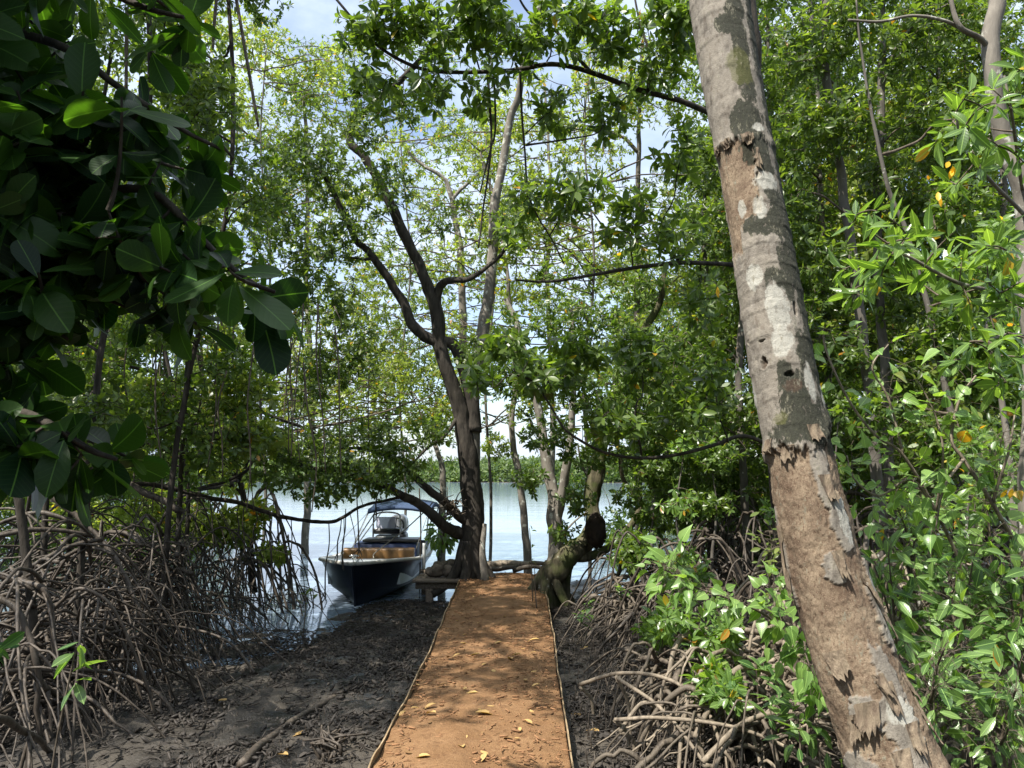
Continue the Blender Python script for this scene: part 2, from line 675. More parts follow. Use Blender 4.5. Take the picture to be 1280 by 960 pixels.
def path_material():
    m, n, b, out = mat('orange earth')
    f = noise(n, 2.2, 8, .62)
    f2 = noise(n, 26, 7, .68)
    f3 = noise(n, 140, 3, .6)
    col = mixc(n, ramp(n, f, [(.36, (0, 0, 0)), (.64, (1, 1, 1))]), (.172, .093, .043), (.265, .154, .078))
    col = mixc(n, ramp(n, f2, [(.36, (1, 1, 1)), (.5, (0, 0, 0))]), col, (.16, .085, .042))
    col = mixc(n, ramp(n, f3, [(.60, (0, 0, 0)), (.72, (1, 1, 1))]), col, (.40, .27, .15))
    n.links.new(col, b.inputs['Base Color'])
    b.inputs['Roughness'].default_value = .95
    b.inputs['Specular IOR Level'].default_value = .15
    bump(n, b, math2(n, 'ADD', f2, math2(n, 'MULTIPLY', f3, .5)), .85, .022)
    return m


def water_material():
    m, n, b, out = mat('river water')
    b.inputs['Base Color'].default_value = (.19, .255, .335, 1)  # pale blue base carries part of the sky's reflection
    b.inputs['Roughness'].default_value = .06
    b.inputs['IOR'].default_value = 1.45
    b.inputs['Specular IOR Level'].default_value = .8
    f = noise(n, .9, 4, .5, stretch=(.35, 1.6, 1))
    f2 = noise(n, 5, 3, .5, stretch=(.5, 1.4, 1))
    bump(n, b, math2(n, 'ADD', f, math2(n, 'MULTIPLY', f2, .18)), .12, .10)
    return m


M['mud'] = mud_material()
M['path'] = path_material()
M['water'] = water_material()
M['litter'] = plain('dead litter', (.032, .025, .019), .7, var=.5, scale=3)
M['hill'] = plain('wooded hill', (.05, .085, .075), .95, var=.35, scale=.05)  # blue of distant haze put into the hill colour
M['far_leaf'] = leaf_mat('far mangrove foliage', (.042, .080, .022), (.10, .145, .036), .25, 0, .6)

# ------------------------------------------------------------------ the setting
ax = np.unique(np.round(np.concatenate([np.linspace(-3000, -60, 14), np.linspace(-60, -9, 30), np.arange(-9, -5, .08), np.arange(-5, 3, .036), np.arange(3, 7, .08), np.linspace(7, 60, 30), np.linspace(60, 3000, 14)]), 3))
ay = np.unique(np.round(np.concatenate([np.linspace(-60, 2.5, 20), np.arange(2.5, 3.5, .08), np.arange(3.5, 10, .036), np.arange(10, 15.5, .07), np.linspace(15.5, 118, 40), np.linspace(118, 132, 12), np.linspace(132, 4000, 16)]), 3))
gx, gy = np.meshgrid(ax, ay, indexing='ij')
q = np.stack([gx.ravel(), gy.ravel(), 0 * gx.ravel()], 1)
zz = ground_z(q[:, 0], q[:, 1])
near = sstep(30, 16, q[:, 1]) * sstep(14, 9, np.abs(q[:, 0]))
clod = sstep(-.05, .35, fbm(q * 3.1, 4, 77)) * (.4 + .6 * sstep(-.2, .3, fbm(q * .7, 2, 78)))
zz = zz + near * (fbm(q * 1.3, 4, 1) * .045 + fbm(q * 7, 3, 9) * .028 + clod * .036 * (1 + 1.2 * fbm(q * 12, 3, 79)) + fbm(q * 20, 2, 80) * .009)
g = MB().add(np.stack([q[:, 0], q[:, 1], zz], 1), grid_faces(len(ax), len(ay)), 0, clod=clod)
struct(g.obj('ground', M['mud']))

wx = np.linspace(-3000, 3000, 3)
w = MB().add([(-3000, 3, WATER), (3000, 3, WATER), (3000, 4000, WATER), (-3000, 4000, WATER)], [[0, 1, 2, 3]])
struct(w.obj('water', M['water']))

# far hills
hm = MB()
hx = np.linspace(-1500, 1500, 120)
for (yy, hh, s) in ((900, 16, 3), (1500, 34, 8)):
    top = hh * (.55 + .6 * np.abs(fbm(np.stack([hx / 330, 0 * hx, 0 * hx], 1), 4, s))) + 1.2 * R.random(len(hx))
    v = []
    for k, (dy, f) in enumerate(((-120, 0.0), (-60, .6), (0, 1.0), (140, 0.0))):
        v.append(np.stack([hx, np.full_like(hx, yy + dy), top * f - 1.0], 1))
    hm.add(np.vstack(v), grid_faces(4, len(hx)))
struct(hm.obj('hills', M['hill']))

# the far bank's mangrove scrub, one mass
fm = MB()
N = 15000
fx = R.uniform(-75, 75, N)
rowd = R.random(N) ** 1.6 * 26
hmax = 2.5 + 2.2 * fbm(np.stack([fx / 11, rowd / 9, 0 * fx], 1), 4, 4) + rowd * .06
fz = np.sqrt(R.random(N)) * hmax * sstep(-1.5, 3, rowd + R.normal(0, .5, N)) + .0
pos = np.stack([fx, 127.5 + rowd - 4 * np.sin(fx * .05) - 2 * np.sin(fx * .17), fz - .3], 1)
d = unit(np.stack([R.normal(0, .5, N), R.normal(-.3, .5, N), R.uniform(.2, 1, N)], 1))
rosettes(fm, pos, d, .85, 4, FLAT, 0, (30, 85))
o = fm.obj('mangrove_scrub', M['far_leaf'])
tag(o, 'bright green mangrove scrub along the far bank of the river', 'mangrove scrub', kind='stuff')

# ------------------------------------------------------------------ the earth path
EL_ = np.array([G(470, 960)[:2], G(505, 885)[:2], G(540, 818)[:2], G(560, 765)[:2], G(579, 718)[:2]])
ER_ = np.array([G(712, 960)[:2], G(701, 880)[:2], G(691, 810)[:2], G(684, 765)[:2], G(676, 712)[:2]])
ny, nx = 420, 60
ys = np.linspace(-1.5, EL_[-1, 1] + .55, ny)
lx = np.interp(ys, EL_[:, 1], EL_[:, 0])
rx = np.interp(ys, ER_[:, 1], ER_[:, 0])
lx += .018 * fbm(np.stack([ys * 1.5, 0 * ys, 0 * ys], 1), 3, 2)
rx += .018 * fbm(np.stack([ys * 1.5, 0 * ys + 5, 0 * ys], 1), 3, 2)
t = np.linspace(0, 1, nx)
X = lx[:, None] * (1 - t) + rx[:, None] * t
Y = np.repeat(ys[:, None], nx, 1)
q = np.stack([X.ravel(), Y.ravel(), 0 * X.ravel()], 1)
z = fbm(q * 2.2, 3, 21) * .030 + fbm(q * 5.5, 3, 23) * .016 + fbm(q * 12, 3, 22) * .010 + .03 * np.sin(np.pi * np.tile(t, ny)) - .012
z -= sstep(ys.max() - .5, ys.max(), q[:, 1]) * .1
top = np.stack([q[:, 0], q[:, 1], z], 1).reshape(ny, nx, 3)
sl = np.stack([top[:, 0] + [-.012, 0, 0], top[:, 0] + [-.05, 0, -.75]], 1)
sr = np.stack([top[:, -1] + [.012, 0, 0], top[:, -1] + [.05, 0, -.75]], 1)
full = np.concatenate([sl[:, ::-1], top, sr], 1)
pm = MB().add(full.reshape(-1, 3), grid_faces(ny, nx + 4))
endv = np.concatenate([full[-1], full[-1] * [1, 1, 0] + [0, .25, -.8]], 0)
pm.add(endv, grid_faces(2, nx + 4))
struct(pm.obj('path', M['path']))

M['edge'] = bark_mat('weathered edging', (.16, .11, .06), (.42, .32, .20), (.28, .20, .115), 10, (8, .6, 8), .9)
for side, xs, lab in ((-1, lx, 'thin pale edging strip along the path side facing the boat'), (1, rx, 'thin pale edging strip along the path side facing the leaning palm')):
    e = MB()
    sel = np.arange(0, ny - 18, 3)
    yy, xx = ys[sel], xs[sel] + side * .022
    zt = .020 + .028 * fbm(np.stack([yy * 2.6, 0 * yy + side, 0 * yy], 1), 3, 6)
    th = .0045
    ring = np.stack([np.stack([xx - th, yy, zt], 1), np.stack([xx + th, yy, zt], 1), np.stack([xx + th + side * .03, yy, zt * 0 - .32], 1), np.stack([xx - th + side * .03, yy, zt * 0 - .32], 1)], 1)
    e.add(ring.reshape(-1, 3), grid_faces(len(sel), 4, True))
    e.add(ring[-1], [[0, 1, 2, 3]])
    tag(e.obj('path_edging', M['edge'], smooth=False), lab, 'edging')

#PART2
# ------------------------------------------------------------------ the leaning palm with its peeling bark
PC = np.array([(-330, 858, 3.62, 66), (-150, 880, 3.45, 68), (0, 898.5, 3.3, 72), (100, 914, 3.22, 69), (190, 931, 3.15, 67), (320, 954, 3.06, 70), (450, 976, 2.98, 73), (560, 998, 2.92, 75),
               (640, 1014, 2.88, 84), (700, 1028, 2.86, 89), (800, 1059, 2.80, 92), (900, 1096, 2.74, 100), (960, 1121, 2.70, 110), (1010, 1143, 2.66, 124)], float)
NV, NU = 1150, 176
pyv = np.linspace(-330, 1010, NV)
cx = np.interp(pyv, PC[:, 0], PC[:, 1])
k = np.ones(41) / 41
sm = lambda a: np.convolve(np.pad(a, 20, mode='reflect', reflect_type='odd'), k, 'valid')
cx = sm(cx)
dd = sm(np.interp(pyv, PC[:, 0], PC[:, 2]))
ww = sm(np.interp(pyv, PC[:, 0], PC[:, 3]))
axis = np.array([P(a, b, c) for a, b, c in zip(cx, pyv, dd)])
rad = ww * dd / F / 2
tang = unit(np.gradient(axis, axis=0))
view = unit(EYE - axis)
side = unit(np.cross(tang, view))
side = side * np.sign(side[:, :1])              # points to the right of the picture
front = np.cross(side, tang)
front = front * np.sign((front * view).sum(1))[:, None]
phi = np.linspace(-math.pi, math.pi, NU, endpoint=False)
PH, PY = np.meshgrid(phi, pyv)
sx = np.sin(PH)
fr = np.cos(PH) > -0.1
q3 = np.stack([np.cos(PH).ravel() * 1.4, np.sin(PH).ravel() * 1.4, PY.ravel() / 52], 1)


def nn(freq, o, s, sv=1.0):
    return fbm(q3 * np.array([freq, freq, freq * sv]), o, s).reshape(PH.shape)


jag = nn(9, 3, 31, .12) * 14 + nn(22, 2, 33, .08) * 10
soft = nn(1.6, 4, 35)
fine = nn(7, 3, 37)
fib = nn(13, 3, 39, .10)


def ell(px, py, rx, ry, k=.85):
    """1 inside an irregular patch of the bark surface, given by its middle and half sizes"""
    u = (px - np.interp(py, pyv, cx)) / (np.interp(py, pyv, ww) / 2)
    p0 = math.asin(max(-.98, min(.98, u)))
    da = rx / (np.interp(py, pyv, ww) / 2)
    e = ((PH - p0) / da) ** 2 + ((PY - py) / ry) ** 2
    return sstep(1.75, .35, e + k * (soft * .9 + fine * .9))


u_ = PH / 1.5
# where the outer bark is still on
e1 = 192 + 5 * u_ + jag * .55
up = sstep(2.5, -2.5, PY - e1)
lo_edge = 556 + 14 * np.cos(PH * 1.2 + .5) + jag * .8 + 9 * np.sin(PH * 3)
mid = sstep(3, -3, PY - lo_edge) * sstep(-3, 3, PY - (288 + 30 * soft + jag + 40 * sstep(.1, -1.2, PH)) + 130 * sstep(.15, .45, PH + .25 * fine))
bark = np.maximum(up, mid)
for a in ((1048, 660, 12, 34), (1041, 712, 12, 24), (1092, 765, 14, 52), (1103, 850, 14, 44), (1085, 885, 18, 24), (1120, 900, 22, 40), (1075, 948, 26, 26), (1135, 955, 16, 30), (985, 690, 5, 55), (1024, 590, 10, 46)):
    bark = np.maximum(bark, sstep(.42, .58, ell(*a, .9)))
bark = np.where(np.cos(PH) < -.2, np.maximum(bark, sstep(620, 560, PY + 30 * soft)), bark)
moss = np.zeros_like(PH)
for a in ((921, 38, 12, 16), (913, 55, 16, 12), (928, 82, 10, 30), (936, 130, 10, 30), (938, 172, 20, 26), (945, 205, 16, 16), (962, 245, 10, 40), (957, 296, 22, 14), (975, 290, 14, 30), (985, 345, 16, 36), (978, 372, 20, 22), (1000, 395, 10, 26),
          (1005, 455, 14, 30), (985, 478, 10, 18), (1000, 515, 24, 40), (990, 545, 24, 16), (1020, 545, 16, 24)):
    moss = np.maximum(moss, ell(*a))
moss = np.maximum(moss, sstep(.80, 1.25, PH + .3 * soft + .15 * fine) * sstep(600, 560, PY) * sstep(2.6, 2.0, PH))
lich = np.zeros_like(PH)
for a in ((958, 245, 14, 10), (952, 275, 8, 12), (973, 396, 13, 26), (980, 442, 13, 15), (945, 355, 10, 14), (950, 180, 7, 5), (948, 490, 5, 20), (1010, 490, 6, 22), (1050, 655, 9, 28), (1096, 765, 10, 40), (1120, 890, 16, 16), (1025, 505, 5, 14), (930, 270, 5, 10)):
    lich = np.maximum(lich, ell(*a))
olive = np.zeros_like(PH)
for a in ((925, 102, 14, 16), (931, 118, 12, 12), (978, 528, 8, 8)):
    olive = np.maximum(olive, ell(*a))
moss = moss * (1 - lich * .9)
hole = np.zeros_like(PH)
for a in ((959, 459, 3.6, 8), (988, 477, 6, 3.4), (941, 428, 1.5, 3), (957, 433, 6, 1.4), (992, 400, 2, 8)):
    hole = np.maximum(hole, sstep(.45, .6, ell(*a, 1.0)))
red = ell(992, 492, 10, 7)
# leaf-scar rings on the outer bark
ringc = (PY - 4 * PH + 3.5 * soft + 3 * np.sin(PH * 2 + 1) + 11 * np.sin(PY / 47) + 14 * np.sin(PY / 71 + 1) + 1.2 * fine) / 32.0
sw = ringc - np.floor(ringc)
ringa = .35 + .65 * sstep(-.25, .3, soft + .6 * fine)
ringh = ((sw ** 2.2) * .0052 - .0052 * sstep(.86, 1.0, sw)) * ringa - .0012 * sstep(.42, .5, sw) * sstep(.6, .5, sw)
r = rad[:, None] * (1 + .025 * soft)
r = r + bark * (.009 + ringh * sstep(640, 420, PY) + .0015 * fine) + (1 - bark) * (.0035 * fib + .004 * fine + .004 * soft)
lip = sstep(-26, -2, PY - lo_edge) * sstep(3, -2, PY - lo_edge) * .010 + sstep(-12, -2, PY - e1) * sstep(3, -2, PY - e1) * .006
r = r + lip * (np.cos(PH) > -.3)
r = r - hole * .02
r = r + ell(1058, 840, 40, 40, .2) * .006 + .0015 * nn(30, 2, 51, .5) * (1 - bark)
V = axis[:, None] + side[:, None] * (np.sin(PH) * r)[..., None] + front[:, None] * (np.cos(PH) * r)[..., None]


def palm_mat():
    m, n, b, out = mat('palm trunk')
    f1 = noise(n, 34, 6, .65, stretch=(1, 1, .35))
    f2 = noise(n, 120, 6, .7, stretch=(1, 1, .55))
    f3 = noise(n, 9, 5, .6)
    f4 = noise(n, 260, 2, .5)
    barkc = mixc(n, ramp(n, f1, [(.34, (0, 0, 0)), (.66, (1, 1, 1))]), (.11, .096, .08), (.27, .244, .206))
    barkc = mixc(n, ramp(n, f3, [(.42, (0, 0, 0)), (.62, (1, 1, 1))]), barkc, (.225, .20, .165))
    barkc = mixc(n, attr(n, 'dirt'), barkc, (.10, .078, .06))
    peel = mixc(n, ramp(n, f3, [(.36, (0, 0, 0)), (.62, (1, 1, 1))]), (.115, .079, .054), (.235, .18, .124))
    peel = mixc(n, ramp(n, f2, [(.34, (1, 1, 1)), (.50, (0, 0, 0))]), peel, (.085, .052, .034))
    peel = mixc(n, ramp(n, f4, [(.60, (0, 0, 0)), (.70, (.7, .7, .7))]), peel, (.31, .235, .165))
    col = mixc(n, attr(n, 'bark'), peel, barkc)
    ed = math2(n, 'ADD', math2(n, 'MULTIPLY', math2(n, 'SUBTRACT', f2, .5), 1.9), math2(n, 'MULTIPLY', math2(n, 'SUBTRACT', f1, .5), 2.3))

    def mask(name, sharp=.10):
        return ramp(n, math2(n, 'ADD', attr(n, name), ed), [(.5 - sharp, (0, 0, 0)), (.5 + sharp, (1, 1, 1))])
    mossc = mixc(n, ramp(n, f2, [(.3, (0, 0, 0)), (.7, (1, 1, 1))]), (.008, .010, .007), (.034, .038, .025))
    col = mixc(n, math2(n, 'MULTIPLY', mask('moss', .16), .9), col, mossc)
    lc = mixc(n, f1, (.30, .30, .26), (.48, .47, .42))
    col = mixc(n, math2(n, 'MULTIPLY', mask('lichen', .22), .68), col, lc)
    col = mixc(n, math2(n, 'MULTIPLY', mask('olive', .3), .55), col, (.085, .088, .024))
    col = mixc(n, math2(n, 'MULTIPLY', mask('red', .3), .15), col, (.17, .065, .04))
    n.links.new(col, b.inputs['Base Color'])
    b.inputs['Roughness'].default_value = .92
    b.inputs['Specular IOR Level'].default_value = .2
    bump(n, b, math2(n, 'ADD', f2, math2(n, 'MULTIPLY', f4, .5)), .75, .006)
    return m


M['palm'] = palm_mat()
dirt = sstep(.55, .9, sw) * sstep(1.02, .94, sw) * .06 * ringa + sstep(.0, .12, sw) * sstep(.55, .15, sw) * .10 * ringa + sstep(.25, .6, nn(11, 2, 44, .6)) * .5 + hole  # ring-band shading and dark hole insides painted in, plus random dirt
palm_root = thing('palm_tree', 'leaning ringed palm trunk with bark peeling off in ragged pieces', 'palm tree', (V[-1].mean(0)[0] + .25, V[-1].mean(0)[1] - .05, -.1))
pm2 = MB()
pm2.add(V.reshape(-1, 3), grid_faces(NV, NU, True)[:, ::-1], 0, bark=bark.ravel(), moss=moss.ravel(), lichen=lich.ravel(), olive=olive.ravel(), red=red.ravel(), dirt=np.clip(dirt, 0, 1).ravel())
# the foot of the trunk goes on down into the mud
ft = [axis[-1] + (axis[-1] - axis[-40]) * (k * 7.2 / 39 * 39 / 7.2) * 1.0 for k in (0.0, 2.0, 4.5, 7.5)]
ft = np.array(ft)
s_ = (ft[0, 2] + .35) / max(1e-6, ft[0, 2] - ft[-1, 2])
ft = ft[0] + (ft - ft[0]) * s_
n_f = 14
tt = np.linspace(0, 1, n_f)
fa = ft[0] + (ft[-1] - ft[0]) * tt[:, None]
fv = fa[:, None] + side[-1] * (np.sin(phi) * 1)[None, :, None] * (r[-1][None, :, None] * (1 + .5 * tt[:, None, None] ** 2)) + front[-1] * np.cos(phi)[None, :, None] * (r[-1][None, :, None] * (1 + .5 * tt[:, None, None] ** 2))
pm2.add(fv.reshape(-1, 3), grid_faces(n_f, NU, True)[:, ::-1], 0)
pm2.obj('trunk', M['palm'], palm_root)
M['flap'] = bark_mat('loose bark', (.088, .063, .045), (.235, .185, .13), (.165, .13, .09), 60, (1, 1, .2), bstr=.8)


def flap(px, py, wid, leng, lift, twist=0.0, name='bark_flap'):
    """a torn piece of bark hinged at its upper end, standing off the trunk at its ragged lower end"""
    i = int(np.clip(np.searchsorted(pyv, py), 2, NV - 3))
    u = np.clip((px - cx[i]) / (ww[i] / 2), -.97, .97)
    p0 = math.asin(u)
    nl, nw = 12, 11
    px_m = dd[i] / F
    v = []
    j0 = R.uniform(0, 9)
    for b_ in range(nw):
        a_ = b_ / (nw - 1) - .5
        rag = .75 + .4 * R.random() - abs(a_) * .3
        for c in range(nl):
            t_ = c / (nl - 1) * rag
            pp = py + t_ * leng
            ii = int(np.clip(np.searchsorted(pyv, pp), 1, NV - 2))
            ph = p0 + (a_ * wid * (1 - .25 * t_) + twist * t_) / (ww[ii] / 2)
            rr = r[ii, int((ph + math.pi) / (2 * math.pi) * NU) % NU] + .003 + .62 * lift * px_m * t_ ** 1.8 + .003 * math.sin(j0 + a_ * 9 + t_ * 5)
            v.append(axis[ii] + side[ii] * math.sin(ph) * rr + front[ii] * math.cos(ph) * rr)
    v = np.array(v)
    # a thin skin with a back side
    nrm = front[i]
    mbf = MB()
    back = v - nrm * .005
    mbf.add(v, grid_faces(nw, nl))
    mbf.add(back, grid_faces(nw, nl)[:, ::-1])
    ed = [c for c in range(nl)] + [b_ * nl + nl - 1 for b_ in range(1, nw)] + [(nw - 1) * nl + c for c in range(nl - 2, -1, -1)] + [b_ * nl for b_ in range(nw - 2, 0, -1)]
    n_ = len(ed)
    mbf.add(np.vstack([v[ed], back[ed]]), np.array([[k, (k + 1) % n_, n_ + (k + 1) % n_, n_ + k] for k in range(n_)]))
    return mbf.obj(name, M['flap'], palm_root, smooth=False)


for a in ((1043, 690, 14, 40, 14), (1041, 805, 24, 32, 20, 8), (1080, 868, 26, 40, 16, -6), (1066, 880, 16, 34, 18, -4), (1100, 852, 14, 46, 10), (1130, 905, 18, 40, 15, -8), (1118, 930, 22, 36, 14, -6),
          (1028, 600, 18, 34, 9, 4), (966, 548, 16, 18, 8), (985, 560, 20, 20, 10), (1014, 540, 16, 22, 8), (1072, 722, 10, 46, 8, 8), (1098, 748, 16, 60, 8, 4), (978, 650, 9, 90, 7), (1090, 840, 12, 30, 12, 5),
          (912, 185, 14, 12, 7), (900, 184, 10, 12, 6), (936, 186, 14, 14, 6), (1135, 850, 10, 40, 8, 4), (1152, 880, 9, 60, 9), (946, 205, 8, 26, 7)):
    flap(*a)

# ------------------------------------------------------------------ prop roots
ROOTBM = {}


def prop_root(mb, a, az, reach, r0, arch=.15, sides=7, fork=0.0, wig=.05, mat=0, zend=None):
    a = np.asarray(a, float)
    K = 11
    t = np.linspace(0, 1, K)
    turn = np.cumsum(R.normal(0, .10, K)) * t
    st = reach / (K - 1)
    x = a[0] + np.concatenate([[0], np.cumsum(np.cos(az + turn[1:]) * st)])
    y = a[1] + np.concatenate([[0], np.cumsum(np.sin(az + turn[1:]) * st)])
    zg = gz(x[-1], y[-1]) - .06
    hgt = a[2] - zg
    pw = R.uniform(1.05, 2.3)
    z = a[2] - hgt * t ** pw + arch * np.sin(t * math.pi) * (hgt + .15)
    p = spline(np.stack([x, y, z + .012 * R.normal(0, 1, K) * (t > 0) * (t < 1)], 1), 2)
    rr = r0 * (1 - .3 * np.linspace(0, 1, len(p))) * (1 + .10 * np.sin(np.linspace(0, 14, len(p)) + R.uniform(0, 6)))
    tubes(mb, p, rr, sides, mat, .26)
    for _ in range(2):
        if R.random() < fork:
            i = int(len(p) * R.uniform(.3, .8))
            prop_root(mb, p[i], az + R.choice([-1, 1]) * R.uniform(.4, 1.3), max(.15, min(reach * .6, (p[i][2] - zg) * 1.4 + .2)), r0 * .7, R.uniform(0, .3), sides, 0, wig, mat, None)
    return p


def roots_on(root, x, y, n, zlo, zhi, rlo, rhi, r0, mk, azr=(0, 6.28), fork=.45, axis_pts=None, cap=None):
    for k in range(n):
        zz = zlo + (zhi - zlo) * R.random() ** 2.1
        if axis_pts is not None:
            i = int(np.argmin(np.abs(axis_pts[:, 2] - zz)))
            st = axis_pts[i]
        else:
            st = np.array([x, y, zz])
        b = MB()
        az = R.uniform(*azr)
        reach = R.uniform(rlo, rhi) * (.7 + .3 * (zz - zlo + .2) / (zhi - zlo + .2))
        st = st + np.array([R.normal(0, .16), R.normal(0, .16), 0])
        if cap is not None:          # keep roots off the path
            ex = st[0] + reach * math.cos(az)
            if cap == 'left' and ex > (-2.25 if st[1] < 6.4 else -3.05 if st[1] < 8.6 else -2.9):
                az = math.pi - az
            if cap == 'right' and ex < .52:
                az = math.pi - az
        prop_root(b, st, az, reach, r0 * R.choice([.5, .65, .8, 1.0, 1.5], p=[.22, .27, .25, .18, .08]), R.uniform(.0, .45), 6, fork)
        b.obj('prop_root', M[mk], root)


def mangrove(name, label, group, base, stem, r0, r1, clumps, roots=None, limbs=(), L=.10, k=7, mleaf='leaf', bark='bark_grey', tpl=LEAF, twig_r=.0022, cat='mangrove tree', rootmat='root_dark', azr=(0, 6.28), cap=None, rough=.14, side_leaves=.5, sag=0.0, sides=12, auto=True):
    base = np.asarray(base, float)
    root = thing(name, label, cat, base, group)
    pts = np.vstack([base[None] - [[0, 0, .15]], np.asarray(stem, float)]) if roots is None else np.vstack([base[None] + [[0, 0, roots[1] * .8 + .1]], np.asarray(stem, float)])
    b = MB()
    p, _ = limb(b, pts, r0, r1, sides, 8, rough, wob=r0 * .35)
    b.obj('trunk', M[bark], root)
    nodes = [p[int(len(p) * .3):]]
    for l in limbs:
        b = MB()
        q, _ = limb(b, l[0], l[1], l[2], max(7, sides - 3), 7, rough, wob=l[1] * .3)
        b.obj('limb', M[bark], root)
        nodes.append(q)
    nodes = np.vstack(nodes)
    if clumps:
        b = MB()
        extra = []
        if auto:
            for c, r, n in clumps:
                dv = nodes - c
                dist = np.linalg.norm(dv, axis=1)
                sc = dist + .6 * np.maximum(dv[:, 2] + .25, 0)
                i = int(np.argmin(sc))
                if dist[i] > .3:
                    a = nodes[i]
                    m_ = a + (c - a) * .45 + np.array([R.normal(0, .12), R.normal(0, .12), R.uniform(-.16, .2)]) * dist[i]
                    rr = min(.035, .008 + .011 * dist[i]) * (.5 if twig_r < .002 else .9)
                    m2_ = (m_ + c) / 2 + R.normal(0, .09, 3) * dist[i]
                    q, _ = limb(b, [a, m_, m2_, c], rr, rr * .4, 6, 6, .1, 1, wob=.05)
                    extra.append(q)
        nd = np.vstack([nodes] + extra) if extra else nodes
        crown(b, nd, clumps, L, k, tpl, twig_r, 0, 1, side_leaves=side_leaves, sag=sag, uv=(tpl is not FLAT))
        b.obj('crown', [M[mleaf], M['twig'] if bark != 'bark_dark' else M['bark_dark']], root)
    if roots:
        roots_on(root, base[0], base[1], int(roots[0] * 1.15), roots[1], roots[2], roots[3], roots[4], roots[5], rootmat, azr, cap=cap, axis_pts=None)
    return root


def on(x, y):
    return np.array([x, y, gz(x, y)])


def onp(px, d):
    """ground point on the line of sight column px, d metres ahead"""
    x = (px - 640) / F * d
    return on(x, d)

# ---- the dark tree at the end of the path
cb = G(588, 722)
D0 = cb[1]
ct = thing('waterside_tree', 'dark rough barked tree forking beside the end of the earth path', 'tree', cb)
b = MB()
p1, _ = limb(b, [cb - [0, 0, .35], P(590, 700, D0), P(592, 640, D0), P(587, 590, D0), P(580, 540, D0), P(574, 508, D0), P(561, 468, D0 - .1), P(549, 431, D0 - .1), P(544, 387, D0 - .15), P(527, 340, D0 - .2), P(517, 315, D0 - .2),
                 P(500, 279, D0 - .25), P(484, 245, D0 - .3), P(457, 201, D0 - .4), P(438, 175, D0 - .4), P(443, 152, D0 - .5), P(467, 131, D0 - .6), P(497, 104, D0 - .8), P(531, 70, D0 - 1), P(575, 30, D0 - 1.2), P(620, -30, D0 - 1.4)], [.20, .18, .17, .16, .15, .125, .11, .11, .10, .092, .085, .08, .075, .07, .065, .06, .055, .048, .04, .03, .02], 0, 20, 6, .22, wob=.03)
# roots flare
b.obj('trunk', M['bark_dark'], ct)
b = MB()
for az in np.linspace(0, 6.28, 8)[:-1]:
    e = cb + np.array([math.cos(az) * .42, math.sin(az) * .35, -.10])
    limb(b, [cb + [math.cos(az) * .08, math.sin(az) * .08, .55], cb + [math.cos(az) * .19, math.sin(az) * .17, .18], e, e + [math.cos(az) * .2, math.sin(az) * .2, -.12]], .11, .05, 9, 5, .2)
b.obj('root_flare', M['bark_dark'], ct)
b = MB()
limb(b, [P(606, 655, D0 - .15), P(603, 690, D0 - .28), P(606, 718, D0 - .35), P(607, 740, D0 - .36)], .035, .075, 9, 6, .15)
b.obj('buttress', M['bark_pale'], ct)
limbs_ct = [
    ([P(549, 428, D0 - .1), P(527, 417, D0 - .15), P(516, 407, D0 - .2), P(507, 384, D0 - .2), P(487, 350, D0 - .3), P(467, 323, D0 - .4), P(445, 300, D0 - .5), P(425, 255, D0 - .6), P(400, 215, D0 - .7), P(370, 190, D0 - .8)], .10, .025),
    ([P(544, 381, D0 - .15), P(548, 362, D0 - .2), P(556, 352, D0 - .3), P(568, 350, D0 - .4), P(585, 350, D0 - .5), P(605, 338, D0 - .6), P(630, 315, D0 - .7), P(650, 280, D0 - .9)], .075, .018),
    ([P(549, 424, D0 - .1), P(568, 434, D0), P(581, 464, D0 + .05), P(590, 500, D0 + .05), P(592, 540, D0)], .085, .12),
    ([P(577, 668, D0), P(567, 664, D0 - .1), P(553, 655, D0 - .25), P(540, 643, D0 - .4), P(524, 630, D0 - .5), P(505, 621, D0 - .7), P(485, 610, D0 - .9), P(462, 600, D0 - 1.1), P(430, 590, D0 - 1.3), P(395, 585, D0 - 1.4), P(350, 572, D0 - 1.5)], .10, .022),
    ([P(586, 655, D0), P(575, 645, D0 - .1), P(556, 626, D0 - .2), P(536, 613, D0 - .3), P(518, 596, D0 - .4), P(490, 575, D0 - .5), P(460, 562, D0 - .6), P(425, 560, D0 - .7)], .085, .02),
    ([P(505, 621, D0 - .7), P(470, 628, D0 - .85), P(447, 636, D0 - .9), P(430, 647, D0 - 1), P(410, 653, D0 - 1.1), P(380, 652, D0 - 1.2), P(340, 642, D0 - 1.4), P(290, 627, D0 - 1.6), P(240, 618, D0 - 1.8), P(190, 607, D0 - 2.1), P(130, 604, D0 - 2.4), P(60, 600, D0 - 2.8)], .020, .036),
    ([P(571, 520, D0), P(555, 545, D0 - .3), P(535, 560, D0 - .5), P(515, 580, D0 - .7), P(490, 600, D0 - .8)], .03, .012),
    ([P(467, 323, D0 - .4), P(455, 326, D0 - .5), P(440, 322, D0 - .6), P(425, 322, D0 - .7)], .03, .012),
]
nodes = [p1[30:]]
for l in limbs_ct:
    b = MB()
    q, _ = limb(b, l[0], l[1], l[2], 11, 6, .22, wob=.035)
    b.obj('limb', M['bark_dark'], ct)
    nodes.append(q)
b = MB()
